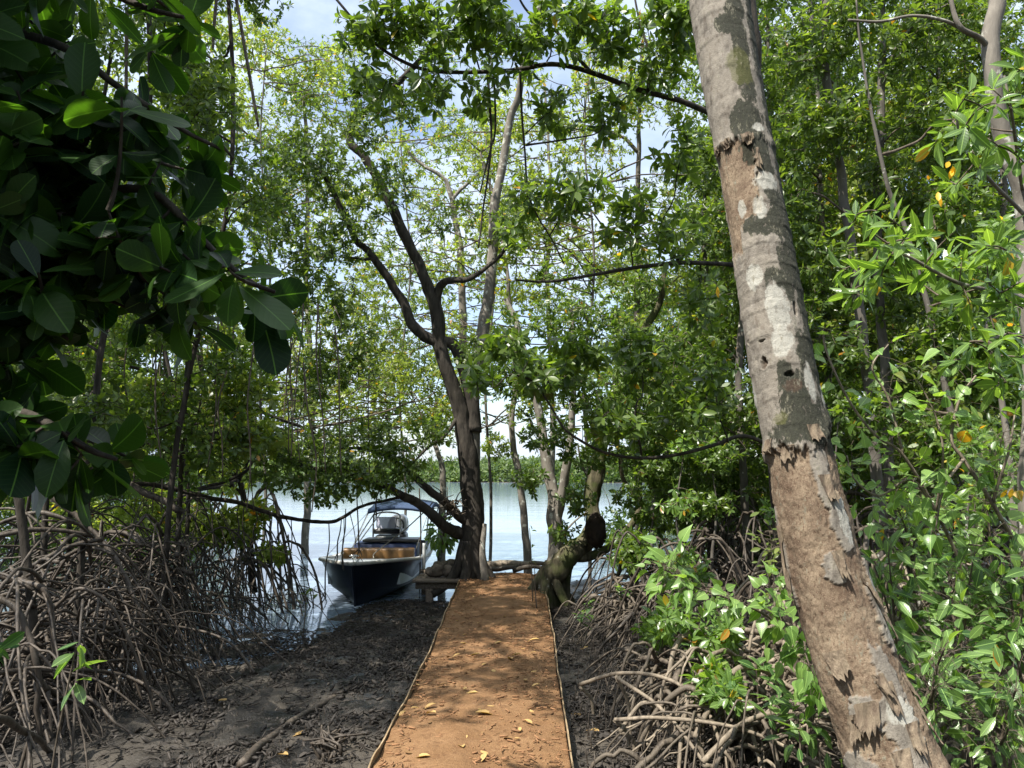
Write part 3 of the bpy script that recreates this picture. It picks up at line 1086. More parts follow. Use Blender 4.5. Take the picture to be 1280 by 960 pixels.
p2, _ = limb(b, [P(590, 600, D0 + .05), P(591, 540, D0 + .05), P(591, 478, D0 + .05), P(598, 448, D0 + .05), P(605, 404, D0 + .1), P(611, 367, D0 + .1), P(616, 310, D0 + .15), P(618, 259, D0 + .15), P(628, 208, D0 + .15), P(638, 148, D0 + .1), P(648, 121, D0), P(655, 74, D0 - .2), P(668, 30, D0 - .4), P(690, -30, D0 - .6)], .125, .035, 16, 7, .14)
b.obj('stem', M['bark_pale'], ct)
nodes.append(p2[20:])
b = MB()       # knot of dead root stubs above the low limb
for k_ in range(46):
    a0 = P(566 + R.normal(0, 3), 634 + R.normal(0, 4), D0 - .25)
    a1 = a0 + R.normal(0, .12, 3) + [-.05, -.05, .02]
    limb(b, [a0, (a0 + a1) / 2 + R.normal(0, .05, 3), a1], .012, .006, 5, 4, 0)
b.obj('stub_cluster', M['twig'], ct)
nodes = np.vstack(nodes)
cl = [C(415, 215, 11.3, 45, 45, 46), C(365, 200, 11, 40, 40, 40), C(430, 290, 11.4, 50, 40, 40), C(380, 330, 11, 45, 45, 42), C(480, 235, 11.3, 40, 40, 34), C(350, 270, 11, 35, 40, 30), C(420, 380, 11.2, 45, 40, 34), C(560, 265, 11.3, 40, 35, 14),
      C(500, 130, 10.9, 34, 30, 26), C(455, 160, 10.9, 30, 34, 30), C(450, 110, 11, 34, 30, 30), C(540, 110, 10.8, 34, 24, 20), C(440, 440, 11, 45, 40, 34), C(540, 60, 11, 40, 30, 30), C(610, 40, 11, 40, 40, 36), C(640, 280, 11.2, 30, 30, 26), C(400, 470, 10.8, 40, 40, 34),
      C(350, 390, 10.6, 40, 40, 34), C(460, 545, 11.2, 40, 22, 18), C(390, 560, 10.7, 50, 25, 34), C(440, 590, 10.8, 55, 22, 36), C(500, 590, 11.4, 35, 22, 22), C(350, 590, 10.4, 45, 25, 28), C(490, 560, 11.4, 40, 18, 18),
      C(410, 618, 10.8, 45, 16, 20), C(330, 555, 10.3, 40, 30, 24), C(470, 612, 11.3, 34, 12, 8), C(590, 440, 11.4, 26, 26, 16), C(540, 540, 11.7, 30, 24, 22)]
b = MB()
crown(b, nodes, cl, .088, 7, FLAT, .0024, 0, 1)
b.obj('crown', [M['leaf_dark'], M['bark_dark']], ct)
# aerial roots hanging from the low limbs, each ending in a small tuft
for (px, y0, y1, dr) in ((364, 650, 742, 1.25), (411, 652, 742, 1.1), (338, 644, 716, 1.4), (343, 644, 668, 1.4), (427, 647, 695, 1.0), (432, 636, 700, .95), (446, 590, 690, 1.0), (398, 560, 600, 1.2), (461, 470, 600, .7), (480, 590, 640, .9), (320, 640, 672, 1.45), (305, 632, 690, 1.55), (299, 630, 668, 1.5), (262, 622, 690, 1.7), (247, 618, 660, 1.8)):
    a0, a1 = P(px, y0, D0 - dr), P(px + R.normal(0, 3), y1, D0 - dr)
    b = MB()
    p, _ = limb(b, [a0, (a0 * 2 + a1) / 3 + R.normal(0, .02, 3), (a0 + a1 * 2) / 3 + R.normal(0, .02, 3), a1], .007, .011, 6, 5, .1)
    for k_ in range(4):
        limb(b, [a1 + [0, 0, .04], a1 + np.array([R.normal(0, .03), R.normal(0, .03), -.05]), a1 + np.array([R.normal(0, .05), R.normal(0, .05), -.14])], .008, .003, 5, 3, 0)
    b.obj('aerial_root', M['root_dark'], ct)

# ---- mossy tree leaning right of the path's end, with the insect nest on it
rb = G(684, 737)
D1 = rb[1]
rt = thing('leaning_mangrove', 'mossy leaning tree with several stems on the right of the path end', 'tree', rb)
b = MB()
limb(b, [rb - [0, 0, .4], P(683, 728, D1), P(700, 707, D1), P(717, 690, D1 + .05), P(732, 679, D1 + .1), P(742, 655, D1 + .15), P(740, 625, D1 + .2), P(742, 605, D1 + .2), P(747, 588, D1 + .2), P(750, 560, D1 + .2), P(757, 535, D1 + .2), P(768, 495, D1 + .2), P(777, 462, D1 + .2), P(793, 430, D1 + .2), P(810, 405, D1 + .2), P(825, 375, D1 + .2), P(832, 330, D1 + .2)], [.17, .17, .16, .15, .135, .12, .12, .115, .11, .105, .10, .09, .08, .07, .06, .05, .04], 0, 18, 6, .34, wob=.03)
limb(b, [rb + [.28, .1, -.6], rb + [.24, .08, -.15], rb + [.27, .1, .2], P(722, 690, D1 + .08), P(735, 672, D1 + .1)], [.11, .10, .08, .055, .03], 0, 12, 6, .3, wob=.03)
for az in np.linspace(.3, 6.6, 7)[:-1]:
    limb(b, [rb + [.04, .02, .35], rb + [math.cos(az) * .16, math.sin(az) * .16, .1], rb + [math.cos(az) * .36, math.sin(az) * .34, -.2], rb + [math.cos(az) * .5, math.sin(az) * .5, -.5]], .085, .04, 9, 5, .25)
b.obj('trunk', M['bark_moss'], rt)
nodes = []
for l in [([P(690, 720, D1), P(694, 698, D1 + .05), P(695, 677, D1 + .1), P(692, 647, D1 + .15), P(692, 622, D1 + .2), P(686, 590, D1 + .25), P(680, 560, D1 + .25), P(676, 530, D1 + .3), P(668, 480, D1 + .3), P(655, 440, D1 + .4), P(645, 400, D1 + .5), P(632, 375, D1 + .6)], .12, .035, 'bark_pale'),
          ([P(696, 672, D1 + .1), P(697, 645, D1 + .1), P(703, 617, D1 + .05), P(709, 577, D1), P(713, 545, D1), P(716, 500, D1), P(716, 430, D1 + .1), P(714, 380, D1 + .2)], .085, .03, 'bark_pale'),
          ([P(702, 704, D1 + .05), P(716, 698, D1 + .05), P(735, 697, D1 + .05), P(753, 689, D1 + .1), P(773, 676, D1 + .15), P(792, 652, D1 + .2), P(800, 634, D1 + .2), P(794, 620, D1 + .25), P(780, 600, D1 + .3), P(775, 570, D1 + .3)], .075, .03, 'bark_moss'),
          ([P(742, 605, D1 + .2), P(733, 592, D1 + .2), P(727, 580, D1 + .2), P(722, 555, D1 + .2)], .03, .012, 'bark_grey')]:
    b = MB()
    q, _ = limb(b, l[0], l[1], l[2], 12, 6, .16, wob=.015)
    b.obj('limb', M[l[3]], rt)
    nodes.append(q)
nodes.append(spline([P(747, 588, D1 + .2), P(768, 495, D1 + .2), P(793, 430, D1 + .2), P(832, 330, D1 + .2)], 6))
nodes = np.vstack(nodes)
cl = [C(640, 470, 9.6, 40, 30, 36), C(700, 470, 9.4, 45, 34, 44), C(760, 500, 9.6, 50, 40, 50), C(820, 500, 9.6, 50, 50, 60), C(680, 540, 10, 40, 26, 26), C(740, 560, 10.2, 40, 28, 26), C(820, 570, 9.8, 50, 36, 50), C(800, 440, 10, 50, 40, 46),
      C(860, 450, 9.8, 50, 50, 56), C(700, 400, 10.5, 40, 36, 26), C(660, 600, 10.8, 22, 22, 14), C(720, 625, 10.5, 30, 22, 14), C(850, 620, 10, 40, 30, 36), C(750, 400, 10.4, 40, 30, 26), C(800, 350, 10.8, 40, 40, 30), C(700, 350, 11.2, 50, 40, 24),
      C(705, 665, 10.4, 20, 16, 8), C(790, 620, 10.6, 26, 16, 14), C(880, 560, 9.7, 40, 40, 40), C(640, 400, 11, 30, 26, 12)]
b = MB()
crown(b, nodes, cl, .088, 7, LEAF, .0024, 0, 1, uv=True)
b.obj('crown', [M['leaf'], M['twig']], rt)

# insect nest
nb = MB()
c0 = P(745, 663, D1 - .16)
nu, nv = 30, 36
uu = np.linspace(0, math.pi, nu)[:, None] * np.ones((1, nv))
vv = np.linspace(0, 2 * math.pi, nv, endpoint=False)[None] * np.ones((nu, 1))
sp = np.stack([np.sin(uu) * np.cos(vv), np.sin(uu) * np.sin(vv), np.cos(uu)], -1).reshape(-1, 3)
rr = 1 + .16 * fbm(sp * 2.1, 3, 61) + .07 * fbm(sp * 8, 2, 62)
prof = (1 - .16 * sp[:, 2:3] ** 2)
nb.add(c0 + sp * rr[:, None] * np.array([.145, .15, .275]) * prof, grid_faces(nu, nv, True))
M['nest'] = bark_mat('nest earth', (.012, .009, .007), (.05, .034, .024), (.03, .021, .015), 18, (1, 1, 1), bstr=1)
tag(nb.obj('insect_nest', M['nest']), 'dark brown lumpy insect nest stuck on the leaning mossy tree', 'insect nest')
#PART3
def S_(*a):
    return [P(*x) for x in a]


# ---- slender trees standing at the water's edge in the middle
mangrove('slender_tree', 'thin pale trunk standing at the water just behind the driftwood', 'slender trees at the water', onp(659, 13.9),
         S_((659, 700, 13.9), (656, 660, 13.9), (650, 597, 13.9), (642, 560, 13.9), (640, 520, 13.9), (648, 470, 14), (652, 430, 14), (638, 385, 14), (634, 340, 14), (620, 260, 14.1), (600, 190, 14.2)), .075, .025,
         [C(600, 200, 14, 30, 40, 18), C(560, 330, 14, 30, 40, 16), C(640, 220, 14, 40, 40, 14), C(560, 160, 14, 40, 30, 14), C(620, 560, 13.8, 24, 18, 16), C(650, 160, 14, 40, 40, 12)], L=.095, mleaf='leaf_pale', bark='bark_pale')
mangrove('slender_tree', 'short thin trunk with a forked top seen left of the dark forking tree', 'slender trees at the water', onp(553, 15.5) * [1, 1, 0] + [0, 0, -.5],
         S_((553, 640, 15.5), (554, 610, 15.5), (551, 580, 15.5), (547, 565, 15.5), (540, 540, 15.6), (545, 500, 15.6)), .085, .03,
         [C(530, 520, 15.5, 30, 25, 26), C(560, 500, 15.5, 30, 26, 24), C(510, 470, 15.5, 34, 36, 30), C(545, 440, 15.5, 24, 26, 14)], L=.088, mleaf='leaf_pale', bark='bark_pale')
mangrove('slender_tree', 'bare grey stem forking high behind the dark forking tree', 'slender trees at the water', onp(585, 17) * [1, 1, 0] + [0, 0, -.5],
         S_((583, 600, 17), (580, 470, 17), (576, 330, 17), (571, 290, 17), (565, 250, 17), (556, 225, 17), (532, 208, 17), (510, 190, 17)), .11, .03,
         [C(500, 190, 17, 40, 30, 20), C(610, 190, 17, 30, 30, 12), C(540, 260, 17, 40, 40, 18), C(480, 450, 17, 40, 50, 40), C(470, 330, 17, 40, 40, 22), C(540, 380, 17, 30, 30, 10), C(600, 300, 17, 30, 40, 12)],
         limbs=[(S_((565, 250, 17), (578, 235, 17), (598, 217, 17), (612, 200, 17)), .05, .015)], L=.088, mleaf='leaf_pale', bark='bark_pale')
mangrove('slender_tree', 'tall straight grey stem behind the hanging leaves right of centre', 'slender trees at the water', onp(800, 14.5),
         S_((800, 700, 14.5), (797, 560, 14.5), (796, 420, 14.5), (797, 300, 14.5), (798, 200, 14.5), (800, 120, 14.5), (804, 40, 14.5)), .085, .03,
         [C(760, 230, 14.2, 50, 50, 34), C(840, 260, 14.2, 50, 60, 44), C(800, 120, 14.2, 60, 50, 36), C(720, 190, 14.2, 36, 36, 16), C(700, 270, 14.2, 40, 40, 18), C(760, 340, 14.2, 50, 30, 30), C(860, 360, 14.2, 40, 40, 40), C(840, 40, 14.2, 50, 50, 36), C(740, 60, 14.2, 50, 50, 26)],
         limbs=[(S_((797, 190, 14.5), (780, 172, 14.5), (755, 163, 14.5), (740, 160, 14.5), (735, 120, 14.5)), .04, .015)], L=.088, mleaf='leaf_pale', bark='bark_grey')
mangrove('slender_tree', 'thin dark stem rising out of the roots left of the palm', 'slender trees at the water', onp(885, 11.5),
         S_((888, 700, 11.5), (893, 600, 11.5), (896, 520, 11.5), (890, 420, 11.5), (880, 300, 11.5), (884, 200, 11.5)), .06, .03,
         [C(870, 300, 11.3, 50, 50, 50), C(860, 520, 11.3, 50, 50, 60), C(900, 420, 11.3, 40, 50, 50), C(900, 600, 11.3, 40, 40, 44), C(850, 640, 11.3, 30, 24, 24), C(880, 200, 11.3, 40, 50, 40)], bark='bark_grey', mleaf='leaf_dark')

mangrove('pale_mangrove', 'tall light green mangrove top standing far left against the open blue sky', None, onp(385, 19) * [1, 1, 0] + [0, 0, -.5],
         S_((385, 600, 19), (390, 480, 19), (382, 350, 19), (385, 230, 19), (380, 120, 19)), .10, .04,
         [C(370, 110, 19, 36, 40, 50), C(400, 80, 19, 30, 30, 34), C(350, 170, 19, 40, 40, 50), C(410, 160, 19, 34, 40, 44), C(380, 230, 19, 50, 40, 50), C(430, 240, 19, 30, 40, 26), C(340, 260, 19, 40, 40, 44), C(400, 310, 19, 50, 40, 44), C(440, 380, 19, 40, 40, 34), C(380, 400, 19, 50, 50, 50), C(450, 460, 19, 40, 40, 40), C(400, 500, 19, 50, 40, 44), C(470, 520, 18.5, 30, 30, 26), C(330, 60, 19, 40, 40, 44), C(300, 140, 19, 40, 50, 44), C(290, 40, 19, 40, 40, 40)], L=.12, tpl=FLAT, mleaf='leaf_pale', bark='bark_pale', twig_r=.0019)
mangrove('pale_mangrove', 'airy pale leaved mangrove far behind the fork of the dark tree', None, onp(690, 20) * [1, 1, 0] + [0, 0, -.5],
         S_((690, 600, 20), (690, 480, 20), (684, 350, 20), (688, 230, 20), (680, 100, 20)), .09, .03,
         [C(R.uniform(460, 760), R.uniform(90, 500), 20 + R.normal(0, 1), 40, 36, 15) for _ in range(36)], L=.115, tpl=FLAT, mleaf='leaf_pale', bark='bark_pale', twig_r=.0019)

for k_, (px, d, lab, ml, reg) in enumerate(((505, 18.2, 'wispy small leaved tree standing in the water behind the boat canopy', 'leaf', (350, 620, 60, 560)), (735, 13.4, 'wispy small leaved tree just right of the leaning mossy stems', 'leaf_pale', (600, 900, 60, 560)), (612, 15.2, 'wispy small leaved tree right behind the dark forking trunk', 'leaf_pale', (440, 800, 120, 520)), (330, 14.2, 'wispy small leaved tree in the water left of the boat', 'leaf_pale', (150, 470, 40, 580)))):
    mangrove('wispy_mangrove', lab, 'small leaved trees over the water', onp(px, d) * [1, 1, 0] + [0, 0, -.5], S_((px + 2, 620, d), (px - 5, 480, d), (px + 8, 330, d), (px - 4, 180, d), (px + 3, 60, d)), .035, .012,
             [C(R.uniform(reg[0], reg[1]), R.uniform(reg[2], reg[3]), d + R.normal(0, .6), 30, 24, 9) for _ in range(58)] + ([C(R.uniform(330, 580), R.uniform(440, 590), d + R.normal(0, .4), 32, 18, 9) for _ in range(26)] if k_ in (0, 3) else []), L=.085, tpl=FLAT, mleaf=ml, bark='bark_grey', twig_r=.0018, sides=8)

# ---- the tree behind the palm whose long branches arch over the path
DB = 5.6
mangrove('overhanging_mangrove', 'mangrove behind the palm sending long bare branches out over the path', None, onp(985, DB + .6),
         S_((985, 760, DB + .6), (975, 600, DB + .5), (968, 450, DB + .4), (955, 300, DB + .3), (945, 150, DB + .2), (938, 20, DB + .1), (930, -120, DB)), .085, .045,
         [C(460, 40, 5.0, 40, 40, 15), C(500, 20, 4.9, 45, 35, 17), C(470, 110, 5.1, 26, 26, 5), C(560, 40, 4.9, 50, 40, 16), C(600, 10, 4.8, 50, 30, 18), C(650, 60, 5.0, 50, 36, 15), C(700, 20, 4.9, 50, 40, 20), C(760, 40, 5.1, 50, 40, 21), C(830, 30, 5.1, 50, 40, 22), C(820, 90, 5.3, 40, 30, 12),
          C(760, 150, 5.3, 40, 36, 10), C(850, 190, 5.4, 34, 40, 11), C(700, 130, 5.2, 40, 26, 7), C(600, 120, 5.1, 36, 20, 6), C(540, 110, 5.1, 30, 24, 7), C(720, 250, 5.2, 44, 36, 14), C(660, 245, 5.1, 28, 24, 6), C(790, 280, 5.3, 44, 40, 13), C(640, 300, 5, 20, 16, 3), C(850, 290, 5.4, 30, 40, 10),
          C(720, 440, 5.6, 40, 26, 15), C(640, 430, 5.4, 34, 20, 11), C(680, 470, 5.4, 44, 26, 15), C(800, 450, 5.7, 46, 40, 18), C(770, 530, 5.6, 46, 26, 14), C(850, 520, 5.7, 40, 40, 16), C(890, 470, 5.8, 30, 50, 14), C(880, 380, 5.7, 30, 40, 10), C(600, 470, 5.3, 20, 20, 5)],
         limbs=[(S_((948, 180, DB + .2), (915, 155, DB + .1), (883, 139, DB), (850, 126, DB - .1), (789, 109, DB - .2), (739, 91, DB - .3), (689, 81, DB - .35), (638, 88, DB - .4), (571, 91, DB - .45), (521, 84, DB - .5), (470, 55, DB - .5), (430, 10, DB - .5), (405, -20, DB - .5)), .026, .008),
                (S_((739, 91, DB - .3), (715, 65, DB - .3), (695, 40, DB - .3), (660, 15, DB - .4), (640, -20, DB - .5)), .014, .007),
                (S_((810, 114, DB - .2), (812, 70, DB - .2), (800, 30, DB - .2), (790, -20, DB - .2)), .012, .007),
                (S_((958, 335, DB + .3), (915, 331, DB + .2), (850, 329, DB), (800, 334, DB - .1), (756, 341, DB - .2), (715, 348, DB - .3), (679, 352, DB - .4), (645, 350, DB - .5)), .020, .007),
                (S_((970, 560, DB + .5), (930, 545, DB + .4), (890, 557, DB + .3), (850, 568, DB + .2), (800, 573, DB + .1), (756, 565, DB), (728, 552, DB - .1), (705, 535, DB - .2), (690, 510, DB - .2), (670, 480, DB - .2)), .017, .006),
                (S_((609, 90, DB - .4), (612, 130, DB - .4), (614, 170, DB - .4), (611, 210, DB - .4), (604, 260, DB - .4), (598, 310, DB - .4)), .010, .006),
                (S_((617, 90, DB - .4), (619, 160, DB - .4), (612, 190, DB - .4), (600, 240, DB - .4)), .008, .005),
                (S_((650, 88, DB - .4), (652, 140, DB - .4), (656, 190, DB - .4), (660, 240, DB - .4), (672, 270, DB - .4), (690, 300, DB - .4), (705, 330, DB - .4)), .009, .005)],
         L=.090, k=7, bark='bark_dark', mleaf='leaf', twig_r=.0018, roots=(14, .3, .9, .4, 1.1, .02), rootmat='root_pale', cap='right', side_leaves=.35)

# ---- the forest on the right
mangrove('forest_mangrove', 'slightly leaning grey trunk right behind the palm', 'mangroves of the right forest', onp(1100, 8.4),
         S_((1098, 640, 8.4), (1095, 588, 8.4), (1085, 488, 8.4), (1075, 404, 8.4), (1065, 320, 8.4), (1056, 258, 8.4), (1051, 218, 8.4), (1038, 134, 8.4), (1031, 60, 8.4), (1035, -40, 8.4), (1040, -150, 8.4)), .065, .04,
         [C(1000, 60, 8.2, 50, 50, 36), C(1060, 30, 8.2, 50, 50, 38), C(1010, 160, 8.2, 50, 50, 34), C(1060, 150, 8.0, 40, 50, 30), C(980, 250, 8.4, 40, 50, 28), C(1030, 320, 8.3, 40, 40, 26), C(1000, 400, 8.5, 30, 40, 14), C(1060, 440, 8.3, 30, 30, 14), C(970, -30, 8.3, 50, 40, 30)],
         roots=(22, .2, 1.3, .5, 1.5, .024), bark='bark_grey', mleaf='leaf_dark', cap='right')
mangrove('forest_mangrove', 'straight dark trunk in the middle of the right forest', 'mangroves of the right forest', onp(1112, 9.0),
         S_((1112, 640, 9), (1110, 560, 9), (1107, 471, 9), (1098, 370, 9), (1097, 248, 9), (1102, 151, 9), (1102, 0, 9), (1100, -160, 9)), .062, .04,
         [C(1130, 60, 8.8, 50, 50, 38), C(1150, 150, 8.8, 50, 50, 36), C(1100, 220, 8.7, 40, 40, 26), C(1150, 260, 8.8, 40, 40, 26), C(1180, 20, 8.8, 50, 40, 34), C(1130, 380, 8.9, 40, 40, 30), C(1100, -30, 8.8, 60, 40, 34), C(1140, 470, 9, 40, 40, 30)],
         limbs=[(S_((1100, 170, 9), (1080, 140, 8.9), (1050, 112, 8.8), (1020, 80, 8.7), (1012, 50, 8.6)), .02, .01), (S_((1103, 110, 9), (1120, 60, 8.9), (1150, 25, 8.8), (1185, 5, 8.7)), .02, .012)],
         roots=(22, .2, 1.3, .5, 1.5, .024), bark='bark_grey', mleaf='leaf_dark', cap='right')
mangrove('forest_mangrove', 'thin trunk slanting down to the right inside the right forest', 'mangroves of the right forest', onp(1215, 7.6),
         S_((1212, 660, 7.6), (1203, 589, 7.6), (1179, 471, 7.6), (1162, 394, 7.6), (1135, 299, 7.6), (1109, 232, 7.6), (1090, 150, 7.6), (1078, 80, 7.6), (1070, 0, 7.6)), .045, .008,
         [C(1220, 150, 7.5, 40, 50, 30), C(1200, 260, 7.5, 40, 40, 24), C(1220, 350, 7.5, 50, 40, 36), C(1190, 420, 7.5, 40, 40, 34), C(1240, 470, 7.5, 40, 40, 34), C(1160, 550, 7.6, 40, 40, 30), C(1230, 560, 7.4, 40, 40, 30), C(1080, 520, 7.8, 40, 40, 24)],
         roots=(22, .2, 1.0, .5, 1.4, .02), bark='bark_grey', mleaf='leaf', cap='right')
mangrove('forest_mangrove', 'thin pale crooked stem near the right edge among bushes', 'mangroves of the right forest', onp(1266, 6.2),
         S_((1265, 640, 6.2), (1263, 582, 6.2), (1256, 530, 6.2), (1250, 488, 6.2), (1243, 450, 6.2), (1233, 417, 6.2), (1238, 380, 6.2), (1230, 330, 6.2)), .028, .015,
         [C(1230, 330, 6, 40, 30, 16), C(1270, 420, 6, 40, 40, 20), C(1270, 290, 6, 40, 40, 20)], roots=(16, .2, .7, .4, 1.2, .016), bark='bark_pale', mleaf='leaf_near', L=.095, rootmat='root_pale')
for (px, d, top, lab, ms, n_) in ((930, 10.5, (945, -150), 'slim trunk close behind the left edge of the palm', 'leaf_dark', 40), (905, 12.5, (900, -100), 'slim far trunk between the palm and the driftwood roots', 'leaf', 36), (1040, 11.5, (1000, -150), 'far trunk seen between the palm and the leaning grey trunk', 'leaf', 44),
                                  (1160, 11, (1185, -150), 'far upright trunk deep in the right forest', 'leaf_dark', 48), (1255, 10, (1240, -150), 'upright trunk deep in the forest by the right edge', 'leaf', 48), (960, 13.5, (960, -60), 'farthest slim trunk standing over bright water behind the palm', 'leaf', 36)):
    cs = [C(px + R.uniform(-60, 60), yy, d + R.uniform(-.8, .8), 55, 50, n_ * (.8 if yy > 420 else 1)) for yy in (-40, 40, 110, 190, 270, 350, 430, 520, 600) for _ in (0, 1)]
    mangrove('forest_mangrove', lab, 'mangroves of the right forest', onp(px, d), S_((px + 2, 640, d), (px - 6, 450, d), ((px + top[0]) / 2 + 6, 250, d), ((px + top[0]) / 2, 100, d), (top[0], top[1], d)), .06, .03, cs,
             roots=(24, .2, 1.4, .5, 1.6, .024), mleaf=ms, bark='bark_grey', cap='right', L=.088, tpl=FLAT)

# ---- near tree on the right with glossy leaves
mangrove('glossy_mangrove', 'pale smooth curved trunk at the right edge with glossy leaf sprays', None, onp(1290, 4.3),
         S_((1288, 700, 4.3), (1290, 500, 4.3), (1285, 350, 4.3), (1282, 270, 4.3), (1273, 228, 4.3), (1256, 175, 4.3), (1240, 111, 4.3), (1236, 47, 4.3), (1246, 0, 4.3), (1252, -90, 4.3)), .055, .045,
         [C(1210, 145, 3.5, 38, 34, 7), C(1190, 165, 3.4, 26, 24, 4), C(1255, 110, 3.5, 26, 34, 5), C(1150, 310, 3.3, 44, 20, 7), C(1095, 325, 3.3, 34, 26, 6), C(1075, 285, 3.2, 22, 18, 4), C(1085, 355, 3.2, 24, 12, 4), C(1190, 330, 3.4, 40, 26, 8), C(1240, 370, 3.3, 40, 30, 9), C(1265, 300, 3.4, 24, 30, 6), C(1230, 430, 3.2, 40, 24, 7), C(1270, 200, 3.3, 20, 26, 5), C(1200, 210, 3.5, 20, 16, 4), C(1270, 460, 3.2, 26, 26, 6)],
         limbs=[(S_((1238, 62, 4.3), (1223, 47, 4.25), (1200, 34, 4.2), (1190, 8, 4.2), (1185, -25, 4.2)), .018, .011), (S_((1238, 55, 4.3), (1205, 38, 4.25), (1180, 26, 4.2), (1140, 20, 4.2), (1100, 27, 4.2), (1060, 25, 4.2)), .012, .007),
                (S_((1284, 380, 4.2), (1275, 372, 3.8), (1250, 366, 3.6), (1205, 356, 3.4), (1170, 340, 3.35), (1135, 320, 3.3), (1100, 310, 3.3)), .013, .005), (S_((1282, 270, 4.3), (1268, 255, 4), (1240, 228, 3.7), (1215, 200, 3.5), (1200, 170, 3.45), (1195, 140, 3.4)), .012, .005),
                (S_((1284, 420, 4.2), (1260, 418, 3.6), (1235, 425, 3.3)), .010, .005), (S_((1278, 240, 4.3), (1270, 180, 3.8), (1262, 130, 3.5), (1255, 95, 3.5)), .010, .005)],
         L=.118, k=6, tpl=SLIM, mleaf='leaf_near', bark='bark_pale', twig_r=.0025, roots=(14, .3, .9, .4, 1.2, .022), rootmat='root_pale', auto=False, side_leaves=.35)

for o_ in [x for x in bpy.data.objects if x.name == 'glossy_mangrove']:
    b = MB()
    for px, py, d, n_ in ((1190, 214, 3.45, 4), (1096, 358, 3.15, 3), (1178, 250, 3.5, 2), (1262, 622, 3.9, 2)):
        c_ = P(px, py - 8, d)
        put_leaves(b, c_ + R.normal(0, .012, (n_, 3)), np.array([0, 0, -1.0]) + R.normal(0, .35, (n_, 3)), np.array([0, -1.0, .2]) + R.normal(0, .5, (n_, 3)), .056, LEAF)
    M['yellow'] = leaf_mat('yellowed leaf', (.62, .34, .02), (.70, .46, .05), .35, 0)
    b.obj('yellowed_leaves', M['yellow'], o_)

# ---- mangroves of the left thicket, standing on stilt roots
LT = [(-3.55, 8.0, 'outermost stilt rooted mangrove of the left thicket nearest the boat', [(215, 600), (240, 450), (285, 250), (290, 60), (270, -120)], 'leaf'),
      (-3.7, 6.7, 'stilt rooted mangrove in the middle of the left thicket', [(110, 600), (130, 420), (180, 200), (185, 0), (160, -140)], 'leaf_dark'),
      (-3.9, 9.2, 'stilt rooted mangrove behind the outermost one in the left thicket', [(225, 620), (235, 450), (250, 300), (235, 100), (250, -80)], 'leaf'),
      (-4.7, 7.9, 'stilt rooted mangrove deep in the left thicket', [(60, 600), (80, 420), (40, 200), (70, 0)], 'leaf'),
      (-3.35, 5.7, 'nearest stilt rooted mangrove of the left thicket', [(20, 600), (-20, 400), (-30, 100), (-60, -100), (-80, -500), (-60, -720)], 'leaf_dark'),
      (-5.4, 9.6, 'far stilt rooted mangrove of the left thicket over the water', [(90, 620), (120, 450), (110, 250), (140, 50), (130, -100)], 'leaf'),
      (-4.6, 10.9, 'mangrove standing in the water behind the left thicket', [(235, 620), (215, 480), (180, 300), (190, 100)], 'leaf_pale'),
      (-6.4, 8.2, 'mangrove of the left thicket half hidden by the broad leaves', [(-110, 600), (-90, 400), (-60, 150), (-70, -80)], 'leaf')]
for i, (x, y, lab, st, ml) in enumerate(LT):
    cs = []
    for (px, py) in st:
        for yy in ((py - 70), py, py + 80):
            if -260 < yy < 560:
                cs.append(C(px + R.uniform(-70, 70), yy + R.uniform(-20, 20), y + R.uniform(-.9, .6), 55, 48, 24 if y < 8 else 26))
    if i == 4:  # unseen high crown added to throw shade on the path and left mud
        cs += [(np.array([-3.8 + dx_ + R.normal(0, .15), yy_ + R.normal(0, .15), 7.9 + R.normal(0, .25)]), np.array([.62, .55, .35]), 20) for dx_ in (-2.2, -1.3, -.55, .2, .75) for yy_ in np.arange(2.3, 7.6, .62)]
    mangrove('stilt_mangrove', lab, 'stilt rooted mangroves of the left thicket', on(x, y), S_(*[(a, b, y) for a, b in st]), .032, .02, cs,
             roots=((64, 76, 50, 54, 50, 40, 26, 34)[i], .10, (1.0, 1.2, .95, 1.5, 1.0, 1.3, 1.2, 1.4)[i], .8, 2.6, .015), mleaf=ml, bark='bark_dark', cap='left', L=.088, tpl=FLAT if y > 8.5 else LEAF)
extra = [C(R.uniform(-10, 330), R.uniform(470, 610), R.uniform(8.5, 11), 50, 30, 26) for _ in range(14)]
mangrove('stilt_mangrove', 'low spreading mangrove overhanging the water beside the left thicket', 'stilt rooted mangroves of the left thicket', on(-4.0, 12.2) * [1, 1, 0] + [0, 0, -.5], S_((310, 660, 12.2), (300, 600, 12.2), (270, 520, 12.2), (240, 420, 12)), .06, .03,
         extra + [C(290, 660, 11.5, 34, 24, 44), C(320, 640, 11.8, 24, 16, 22), C(340, 690, 11.6, 18, 14, 14), C(240, 660, 11.3, 40, 30, 44), C(190, 640, 11.3, 40, 34, 44), C(150, 670, 11.8, 40, 26, 34), C(90, 650, 12, 50, 30, 40)], roots=(36, .2, 1.2, .6, 1.9, .022), mleaf='leaf_pale', bark='bark_dark', cap='left', L=.11)
